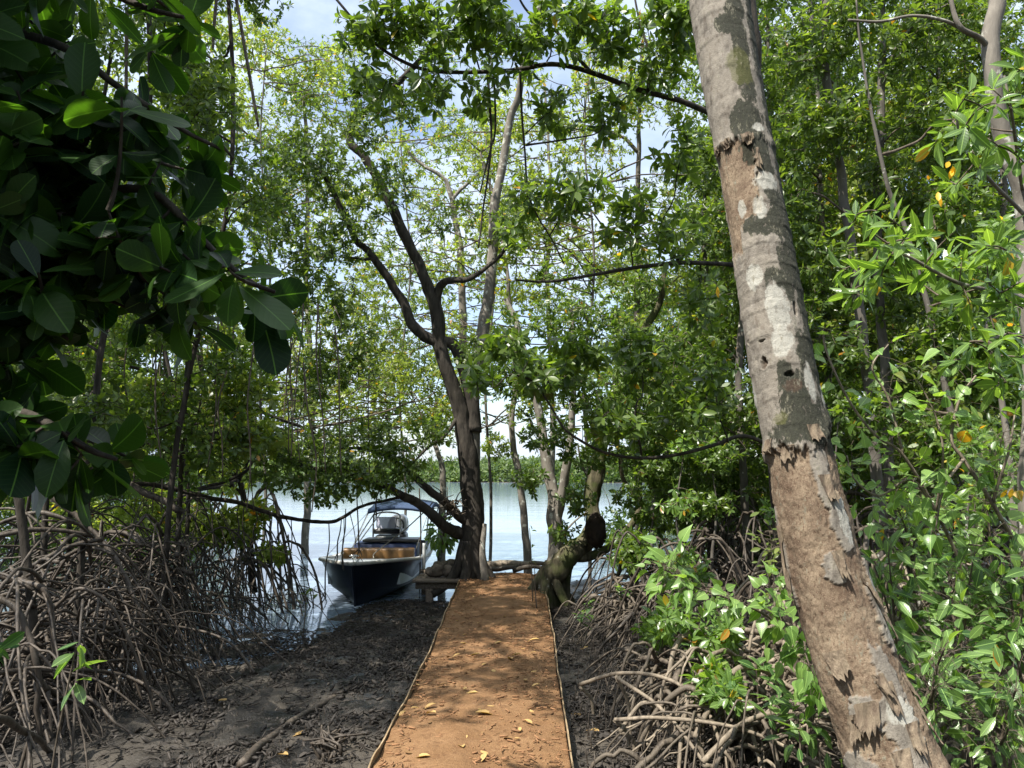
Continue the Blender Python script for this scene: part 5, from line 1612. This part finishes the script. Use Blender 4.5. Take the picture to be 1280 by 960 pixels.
# steering console
yC = BY + 3.0
xl, xr = wx_(468, yC), wx_(496, yC)
ztop, zd = P(480, 646, yC)[2], P(480, 668, yC)[2]
b = MB()
box(b, ((xl + xr) / 2, yC + .16, (zd - .12) / 2 - .02), (xr - xl, .42, zd + .12), bev=.03)
b.obj('console', M['white'], boat)
b = MB()
box(b, ((xl + xr) / 2 + .02, yC + .16, zd + .055), (xr - xl + .10, .46, .09), bev=.02)
b.obj('dashboard', M['black'], boat)
b = MB()
box(b, ((xl + xr) / 2, yC - .02, (zd + .1 + ztop) / 2), (xr - xl - .06, .012, ztop - zd - .1), tilt=-.12)
b.obj('windscreen', M['screen'], boat, smooth=False)
b = MB()
xa, xb_ = xl - .02, xr + .06
limb(b, [(xa, yC - .05, -.1), (xa, yC - .04, ztop - .06), (xa + .04, yC - .03, ztop + .05), ((xa + xb_) / 2, yC - .03, ztop + .085), (xb_ - .04, yC - .03, ztop + .05), (xb_, yC - .04, ztop - .06), (xb_, yC - .05, zd)], .016, .016, 8, 8, 0)
limb(b, [(xa, yC - .04, zd + .1), (xb_, yC - .04, zd + .1)], .012, .012, 8, 8, 0)
b.obj('windscreen_frame', M['steel'], boat)
b = MB()
a = np.linspace(0, 2 * math.pi, 25)
wc = np.array([(xl + xr) / 2 + .12, yC + .42, zd + .13])
tubes(b, wc + np.stack([.15 * np.cos(a), .05 * np.sin(a), .14 * np.sin(a)], 1), np.full(25, .013), 6, caps=False)
for k in range(3):
    limb(b, [wc, wc + [.15 * math.cos(k * 2.09 + 1.57), .05 * math.sin(k * 2.09 + 1.57), .14 * math.sin(k * 2.09 + 1.57)]], .010, .010, 5, 3, 0)
limb(b, [wc, wc + [0, -.16, -.05]], .02, .02, 6, 3, 0)
b.obj('steering_wheel', M['black'], boat)
# outboard motor
yM = BY + BL - .02
mx0 = P(497, 660, yM)[0]
zM0, zM1 = P(497, 674, yM)[2], P(497, 648, yM)[2]


def lump(name, c, rr_, mt, p=.7, taper=0.0, sides=24, rows=16):
    u = np.linspace(0, math.pi, rows)[:, None] * np.ones((1, sides))
    v = np.linspace(0, 2 * math.pi, sides, endpoint=False)[None] * np.ones((rows, 1))
    sg = lambda a_: np.sign(a_) * np.abs(a_) ** p
    x = sg(np.sin(u)) * sg(np.cos(v))
    y = sg(np.sin(u)) * sg(np.sin(v))
    z = sg(np.cos(u))
    k_ = 1 - taper * z
    b = MB()
    b.add(np.array(c) + np.stack([x * rr_[0] * k_, y * rr_[1] * k_, z * rr_[2]], -1).reshape(-1, 3), grid_faces(rows, sides, True))
    return b, mt


motor = None
bb, mt_ = lump('x', (mx0, yM + .18, (zM0 + zM1) / 2 + .1), (.20, .30, (zM1 - zM0) / 2 - .02), None, .62, .12)
motor = bb.obj('outboard_motor', M['cowl'], boat)
bb, _ = lump('x', (mx0, yM + .18, zM0 + .02), (.19, .28, .13), None, .5, 0)
bb.obj('motor_pan', M['black'], motor)
b = MB()
box(b, (mx0, yM + .2, -.25), (.12, .2, .7), bev=.03)
b.obj('motor_leg', M['black'], motor)
b = MB()
box(b, (mx0, yM + .02, .12), (.30, .14, .3), bev=.02)
b.obj('motor_bracket', M['black'], motor)
# sun canopy
y0, y1 = BY + 2.35, BY + 4.3
xcl, xcr = P(460, 640, y0)[0], P(537, 640, y0)[0]
zc = P(490, 637, y0)[2]
nu_, nv_ = 14, 18
u = np.linspace(0, 1, nu_)[:, None] * np.ones((1, nv_))
v = np.linspace(-1, 1, nv_)[None] * np.ones((nu_, 1))
cv = np.stack([(xcl + xcr) / 2 + (xcr - xcl) / 2 * v, y0 + (y1 - y0) * u, zc + .07 * (1 - v ** 2) + .08 * np.sin(u * math.pi) + .03 * np.cos(u * 3 * math.pi * 2) * .3], -1)
b = MB()
b.add(cv.reshape(-1, 3), grid_faces(nu_, nv_))
b.add((cv - [0, 0, .012]).reshape(-1, 3), grid_faces(nu_, nv_)[:, ::-1])
for e, dn in ((cv[0], (0, -.015, -.085)), (cv[-1], (0, .01, -.07)), (cv[:, 0], (-.012, 0, -.07)), (cv[:, -1], (.012, 0, -.07))):
    th = np.array([0, .006, 0]) if abs(dn[1]) > 0 else np.array([.006, 0, 0])
    v4 = np.concatenate([e, e + dn, e + dn + th, e + th - [0, 0, .014]])
    m_ = len(e)
    fcs = [[i + a_ * m_, i + 1 + a_ * m_, i + 1 + (a_ + 1) % 4 * m_, i + (a_ + 1) % 4 * m_] for i in range(m_ - 1) for a_ in range(4)]
    b.add(v4, np.array(fcs))
b.obj('canopy', M['canvas'], boat)
for sx in (-1, 1):
    xx = (xcl + xcr) / 2 + sx * (xcr - xcl) / 2 * .97
    xg = BX + sx * .70
    for (ya, yb2) in ((y0 + .03, BY + 3.3), (y1 - .05, BY + 3.5), (y0 + .9, BY + 3.2)):
        b = MB()
        limb(b, [(xg, yb2, .13), ((xg + xx) / 2, (ya + yb2) / 2, (zc + .13) / 2), (xx, ya, zc - .02)], .013, .013, 7, 5, 0)
        b.obj('canopy_pole', M['steel'], boat)
for sx in (-1, 1):
    b = MB()
    limb(b, [((xcl + xcr) / 2 + sx * (xcr - xcl) / 2 * .97, y0 + .02, zc - .03), (BX + sx * .72, BY + 1.3, gzl[20] + .02)], .005, .005, 4, 3, 0)
    b.obj('canopy_strap', M['rope'], boat)
b = MB()
box(b, (BX - .02, BY + .22, gzl[0] + .05), (.05, .16, .05), bev=.012)
limb(b, [(BX - .09, BY + .22, gzl[0] + .08), (BX + .06, BY + .22, gzl[0] + .08)], .014, .014, 6, 3, 0)
b.obj('bow_cleat', M['steel'], boat)
# mooring line from the bow to the limb of the dark tree
b = MB()
limb(b, [(BX + .25, BY + .35, gzl[4] + .03), P(470, 690, 11.9), P(505, 663, 12.0), P(530, 640, 12.05), P(541, 628, D0 - .3)], .009, .009, 6, 8, 0)
tag(b.obj('mooring_rope', M['rope']), 'grey mooring rope running from the boat bow up to the dark tree', 'rope')
for (x0_, y0_, d0_, x1_, y1_, d1_, lab) in ((426, 694, 12.2, 430, 648, D0 - 1, 'thin line tied from the boat up to the low branch'), (445, 684, 13, 437, 640, D0 - .95, 'thin slanting line beside the boat bow')):
    b = MB()
    limb(b, [P(x0_, y0_, d0_), P((x0_ + x1_) / 2 + 2, (y0_ + y1_) / 2 + 3, (d0_ + d1_) / 2), P(x1_, y1_, d1_)], .007, .007, 5, 6, 0)
    tag(b.obj('mooring_rope', M['rope']), lab, 'rope')

# ------------------------------------------------------------------ the plank landing beside the tree
M['plank'] = bark_mat('weathered planks', (.07, .055, .042), (.24, .19, .145), (.16, .13, .10), 6, (7, .8, 7), .9)
dk = thing('plank_landing', 'low weathered plank landing between the boat and the dark tree', 'landing', onp(548, 12.4))
xa, xb_ = P(519, 715, 12.3)[0], P(578, 715, 12.3)[0]
for k in range(5):
    b = MB()
    box(b, ((xa + xb_) / 2 + R.normal(0, .02), 11.95 + k * .235, -.005 + R.normal(0, .006)), (xb_ - xa + R.normal(0, .05), .215, .045), rz=R.normal(0, .012), bev=.006)
    b.obj('plank', M['plank'], dk)
b = MB()
box(b, ((xa + xb_) / 2, 11.95, -.085), (xb_ - xa - .1, .07, .11), bev=.008)
b.obj('beam', M['plank'], dk)
b = MB()
box(b, ((xa + xb_) / 2, 12.85, -.085), (xb_ - xa - .1, .07, .11), bev=.008)
b.obj('beam', M['plank'], dk)
for x_, y_ in ((P(537, 730, 11.95)[0], 11.96), (xa + .1, 12.84), (xb_ - .1, 12.84)):
    b = MB()
    box(b, (x_, y_, -.38), (.11, .11, .5), bev=.01)
    b.obj('post', M['plank'], dk)
b = MB()
limb(b, [onp(530, 13.0) - [0, 0, .2], P(530, 700, 13.0), P(530, 679, 13.0)], .030, .028, 10, 4, .02)
tag(b.obj('mooring_post', M['white']), 'slim white post standing between the boat side and the landing', 'post')
b = MB()
limb(b, [onp(527, 13.4) - [0, 0, .2], P(526, 660, 13.4), P(524, 610, 13.4)], .014, .012, 7, 4, .05)
tag(b.obj('mooring_pole', M['root_dark']), 'thin dark pole rising behind the white post', 'pole')
# stones and coconuts on the landing
M['stone'] = bark_mat('stone', (.07, .055, .042), (.22, .175, .135), (.15, .12, .09), 12, (1, 1, 1))
for (px, py, r_, lab, sd_) in ((547, 701, .115, 'largest round brown stone at the front of the landing', 1), (560, 700, .105, 'brown stone wedged against the dark tree', 2), (555, 689, .085, 'small grey stone on top of the others', 3), (539, 699, .09, 'dark stone at the left end of the stone heap', 4), (565, 689, .10, 'pale stone behind, close to the trunk', 5), (548, 688, .08, 'rounded stone half hidden under the plant', 6)):
    u = np.linspace(0, math.pi, 18)[:, None] * np.ones((1, 24))
    v = np.linspace(0, 2 * math.pi, 24, endpoint=False)[None] * np.ones((18, 1))
    sp = np.stack([np.sin(u) * np.cos(v), np.sin(u) * np.sin(v), np.cos(u)], -1).reshape(-1, 3)
    rr = r_ * (1 + .22 * fbm(sp * 1.5, 3, 70 + sd_) + .06 * fbm(sp * 6, 2, 80 + sd_))
    d_ = 12.15 if py > 695 else 12.4
    c = P(px, py, d_)
    c[2] = .018 + r_ * .8 if py > 695 else .018 + r_ * .8 + .07
    b = MB()
    b.add(c + sp * rr[:, None] * [1, 1, .88], grid_faces(18, 24, True))
    tag(b.obj('stone', M['stone']), lab, 'stone', 'stones heaped on the landing')
# leafy plant hanging by the stones
pl = thing('leafy_plant', 'dark leafy plant hanging on the low limb above the stones', 'plant', P(553, 690, 12.35))
b = MB()
limb(b, [P(553, 690, 12.35), P(554, 672, 12.3), P(556, 655, 12.2)], .02, .012, 6, 4, .1)
b.obj('stem', M['twig'], pl)
b = MB()
n_ = 150
pos = P(553, 668, 12.25) + unit(R.normal(0, 1, (n_, 3))) * R.uniform(.3, 1, (n_, 1)) ** .5 * [.20, .2, .23]
al = (pos - P(553, 668, 12.3)) + [0, 0, -.1] + R.normal(0, .05, (n_, 3))
put_leaves(b, pos, al, np.array([0, -.6, .8]) + R.normal(0, .4, (n_, 3)), .13 * R.uniform(.6, 1.2, n_), LEAF, 0, True)
b.obj('leaves', M['leaf_shrub'], pl)
# driftwood at the path's end
for pts, r_, lab, mk in (([(608, 707, 13.1), (635, 702, 13.0), (662, 700, 12.9)], .075, 'pale driftwood log lying across the path end', 'root_pale'), ([(600, 713, 12.9), (625, 711, 12.85), (648, 708, 12.8)], .05, 'smaller broken log in front of the pale driftwood', 'root_dark'), ([(640, 713, 12.6), (660, 700, 12.6), (684, 694, 12.5), (700, 694, 12.5)], .04, 'dark driftwood branch at the right of the path end', 'bark_dark'),
                         ([(650, 706, 13.2), (668, 703, 13.1), (690, 705, 13.0)], .05, 'grey driftwood stub under the dark branch', 'bark_grey')):
    b = MB()
    q = S_(*pts)
    for z_ in q:
        z_[2] = max(min(z_[2], .10), gz(z_[0], z_[1]) + r_ * .6)
    limb(b, q, r_, r_ * .6, 10, 6, .3, wob=.02)
    tag(b.obj('driftwood', M[mk]), lab, 'driftwood', 'driftwood at the end of the path')

# ------------------------------------------------------------------ small things on the ground
M['dryleaf'] = leaf_mat('fallen leaf', (.30, .17, .05), (.56, .40, .17), .15, .0, .7)
M['dryleaf_dark'] = leaf_mat('brown fallen leaf', (.12, .06, .025), (.26, .15, .06), .1, .0, .8)


def fallen(px, py, L, rz, mk, lab, grp, z=.028, curl=1.0, pz=0.0):
    g0 = G(px, py, pz)
    if pz != 0:
        g0 = np.array([g0[0], g0[1], gz(g0[0], g0[1]) + .015])
    b = MB()
    V, Fs, UV = LEAF
    a_, s_ = math.cos(rz), math.sin(rz)
    v = V * [1.15, 1, curl * 1.6]
    v = np.stack([v[:, 0] * a_ - v[:, 1] * s_, v[:, 0] * s_ + v[:, 1] * a_, v[:, 2] + .05], 1) * L
    b.add(np.vstack([v, v - [0, 0, .002]]) + g0 + [0, 0, z], [Fs[0], Fs[1], Fs[0][:, ::-1] + len(V), Fs[1][:, ::-1] + len(V)])
    tag(b.obj('fallen_leaf', M[mk]), lab, 'leaf', grp)


named = [(545, 897, .10, .8, 'dryleaf', 'large orange fallen leaf lying in the sunny near part of the path'), (538, 952, .11, 1.4, 'dryleaf', 'curled pale fallen leaf at the bottom left of the path'), (579, 941, .09, .3, 'dryleaf', 'tan fallen leaf near the bottom middle of the path'), (640, 828, .11, .2, 'dryleaf', 'bright fallen leaf in the shaded middle of the path'), (652, 822, .10, 1.2, 'dryleaf', 'brown fallen leaf touching the bright one on the path'),
         (674, 803, .12, 1.4, 'dryleaf', 'fallen leaf near the right edge of the shaded path'), (594, 897, .15, -1.3, 'dryleaf', 'long pale fallen leaf across the middle of the sunny path'), (565, 826, .10, .5, 'dryleaf_dark', 'brown fallen leaf near the left edge of the path'), (598, 871, .12, 1.5, 'dryleaf', 'long tan fallen leaf where sun meets shade on the path'), (600, 822, .1, 1.2, 'dryleaf', 'pale fallen leaf left of the path middle'), (627, 806, .08, 2, 'dryleaf', 'small pale fallen leaf in the path shade'),
         (575, 808, .08, -1, 'dryleaf', 'small light fallen leaf by the left path edge'), (640, 930, .08, .7, 'dryleaf_dark', 'dark curled leaf on the sunny right half of the path'), (545, 885, .09, 2.1, 'dryleaf', 'fallen leaf just above the large orange one'), (560, 860, .09, 1.3, 'dryleaf_dark', 'fallen brown leaf at the left where shade begins')]
for a in named:
    fallen(a[0], a[1], a[2], a[3], a[4], a[5], 'fallen leaves on the path')
for _ in range(46):
    t_ = R.random()
    yy = 725 + 230 * R.random() ** .9
    i = np.interp(yy, [712, 960], [0, 1])
    xl_, xr_ = 582 - 104 * i, 673 + 34 * i
    fallen(xl_ + (xr_ - xl_) * t_, yy, R.uniform(.035, .075), R.uniform(0, 6.28), R.choice(['dryleaf', 'dryleaf_dark']), 'small dry fallen leaf lying flat on the orange earth of the path', 'small fallen leaves on the path', curl=R.uniform(-.5, 1))
for (px, py, L_, rz, lab) in ((430, 935, .13, .6, 'pale dry leaf on the mud at the bottom left of the path'), (285, 882, .12, 1.3, 'yellow dry leaf on the mud left of the fallen pole'), (310, 917, .10, .3, 'orange dry leaf on the mud beside the fallen pole'), (385, 925, .12, 2, 'whitish dry leaf on the mud right of the fallen pole'), (735, 815, .14, 2.4, 'yellow green fallen leaf on the right mud by the path'), (725, 905, .12, .4, 'orange brown leaf on the right mud by the path edge'), (360, 955, .12, 1, 'curled dry leaf at the bottom edge of the left mud'), (750, 925, .12, .8, 'brown curled leaf among the root spikes on the right mud')):
    fallen(px, py, L_, rz, 'dryleaf', lab, 'fallen leaves on the mud', .004, .6, -.12)
# fallen pole on the left mud
b = MB()
q = [G(300, 965, -.1), G(340, 925, -.1), G(390, 893, -.1), G(440, 860, -.1)]
q = [np.array([a[0], a[1], gz(a[0], a[1]) + .025]) for a in q]
limb(b, q, .028, .018, 9, 6, .2, wob=.015)
tag(b.obj('fallen_pole', M['root_dark']), 'dark fallen pole lying half buried across the left mud', 'pole')
b = MB()
q = [G(408, 950, -.1), G(412, 925, 0), G(425, 935, -.1)]
for k in range(24):
    c = G(412 + R.normal(0, 9), 945 + R.normal(0, 5), -.1)
    limb(b, [c, c + [R.normal(0, .03), R.normal(0, .03), .09], c + [R.normal(0, .08), R.normal(0, .06), .10 + R.normal(0, .03)]], .012, .006, 5, 4, .1)
tag(b.obj('root_tuft', M['root_dark']), 'tangled dark root tuft sticking out of the mud at the bottom', 'root tuft')
# mangrove sprouts in the water at the left
for (px, y0_, y1_, lab) in ((378, 795, 742, 'slim sprout with a few leaves rising from the water edge'), (392, 762, 735, 'bent tiny sprout in the water near the boat bow'), (302, 760, 700, 'sprout with dark leaves at the edge of the left thicket'), (275, 720, 695, 'short leafy sprout in the water beside the left roots')):
    g0 = G(px, y0_, WATER - .02)
    rt_ = thing('sprout', lab, 'sprout', g0, 'mangrove sprouts in the shallows')
    tp = P(px + R.normal(0, 3), y1_, g0[1])
    b = MB()
    limb(b, [g0 - [0, 0, .1], (g0 + tp) / 2 + R.normal(0, .02, 3), tp], .008, .005, 5, 5, .1)
    b.obj('stem', M['twig'], rt_)
    b = MB()
    for t_ in (1, .8, .55):
        rosettes(b, (g0 + (tp - g0) * t_)[None], np.array([[R.normal(0, .3), -.1, 1.0]]), .11, 3, LEAF, 0, (40, 80), True)
    b.obj('leaves', M['leaf_dark'], rt_)

# breathing-root spikes and litter: too many to count
lb = MB()


def spikes(n_, fn, h0, h1, r_):
    x, y = fn(n_)
    z = ground_z(x, y)
    h = R.uniform(h0, h1, n_)
    K = 4
    t = np.linspace(0, 1, K)[None, :, None]
    a0 = np.stack([x, y, z - .04], 1)[:, None]
    lean = np.stack([R.normal(0, .12, n_) * h, R.normal(0, .12, n_) * h, h + .04], 1)[:, None]
    tubes(lb, a0 + lean * t, r_ * (1 - .6 * t[..., 0]) * R.uniform(.6, 1.3, (n_, 1)), 5, 0)


def right_mud(n_):
    y = R.uniform(4.0, 8, n_)
    return R.uniform(.40, 1.2, n_) + R.random(n_) ** 2 * 1.2, y


spikes(1000, right_mud, .03, .15, .005)
spikes(700, lambda n_: (R.uniform(-2.3, -.95, n_), R.uniform(4, 9, n_)), .01, .05, .006)
spikes(500, lambda n_: (R.uniform(-1.6, -.75, n_), R.uniform(8, 12, n_)), .02, .08, .008)
tag(lb.obj('breathing_roots', M['root_dark']), 'short breathing root spikes standing in the mud on both sides of the path', 'breathing roots', kind='stuff')
lb = MB()
for (n_, fx_, fy_) in ((5200, (-4.5, -.72), (3.6, 10)), (6000, (-2.2, -.70), (7.8, 12.2)), (5200, (.38, 1.7), (3.6, 12)), (4500, (.75, 4.5), (3.6, 11))):
    x, y = R.uniform(*fx_, n_), R.uniform(*fy_, n_)
    if fx_[0] < 0:
        keep = x < np.interp(y, ys, lx) - .07
    else:
        keep = x > np.interp(y, ys, rx) + .07
    x, y = x[keep], y[keep]
    m_ = len(x)
    z = ground_z(x, y) + R.uniform(.0, .035, m_)
    az = R.uniform(0, 6.28, m_)
    ln = R.uniform(.012, .06, m_) * (.6 + .1 * y)
    d_ = np.stack([np.cos(az), np.sin(az), R.normal(0, .25, m_)], 1) * ln[:, None]
    c = np.stack([x, y, z], 1)
    tt = np.linspace(-1, 1, 4)[None, :, None]
    bend = np.stack([-np.sin(az), np.cos(az), np.abs(R.normal(0, .6, m_))], 1) * ln[:, None] * .25
    tubes(lb, c[:, None] + d_[:, None] * tt + bend[:, None] * (1 - tt ** 2), np.repeat((R.uniform(.0015, .0045, m_))[:, None], 4, 1), 4, 0)
    k_ = m_ // 2
    put_leaves(lb, c[:k_] + [0, 0, .012], d_[:k_], np.array([0, 0, 1.0]) + R.normal(0, .4, (k_, 3)), R.uniform(.025, .065, k_), FLAT, 0)
for (n_, fx_, fy_) in ((5200, (-3.2, -.72), (3.7, 9.5)), (2200, (.4, 1.8), (3.7, 9))):
    x, y = R.uniform(*fx_, n_), R.uniform(*fy_, n_)
    dens_ = fbm(np.stack([x * 1.7, y * 1.7, 0 * x], 1), 3, 91) + R.normal(0, .12, n_)
    side_ = (x < np.interp(y, ys, lx) - .06) | (x > np.interp(y, ys, rx) + .06)
    keep = (dens_ > .02) & side_
    x, y = x[keep], y[keep]
    m_ = len(x)
    az = R.uniform(0, 6.28, m_)
    ln = R.uniform(.008, .035, m_)
    d_ = np.stack([np.cos(az), np.sin(az), R.normal(0, .5, m_)], 1) * ln[:, None]
    c = np.stack([x, y, ground_z(x, y) + R.uniform(.005, .05, m_)], 1)
    tubes(lb, c[:, None] + d_[:, None] * np.linspace(-1, 1, 4)[None, :, None], R.uniform(.005, .016, (m_, 1)) * np.array([[.4, 1, .9, .3]]), 5, 0)
tag(lb.obj('leaf_litter', M['litter']), 'dark rotting leaves and twigs strewn over the mud', 'leaf litter', kind='stuff')
lb = MB()
n_ = 2600
y = R.uniform(3.8, 12.6, n_)
t_ = R.random(n_)
x = np.interp(y, ys, lx) * (1 - t_) + np.interp(y, ys, rx) * t_
az = R.uniform(0, 6.28, n_)
ln = R.uniform(.004, .028, n_)
d_ = np.stack([np.cos(az), np.sin(az), R.normal(0, .1, n_)], 1) * ln[:, None]
zp = .022 + .02 * np.sin(np.pi * t_)
tt = np.linspace(-1, 1, 3)[None, :, None]
tubes(lb, np.stack([x, y, zp * 0 + .02], 1)[:, None] + d_[:, None] * tt, np.repeat(R.uniform(.0015, .0065, n_)[:, None], 3, 1), 4, 0)
M['crumb'] = plain('earth crumbs', (.27, .14, .065), .95, var=.5, scale=6)
tag(lb.obj('earth_crumbs', M['crumb']), 'small crumbs of earth and twig bits scattered over the path', 'earth crumbs', kind='stuff')
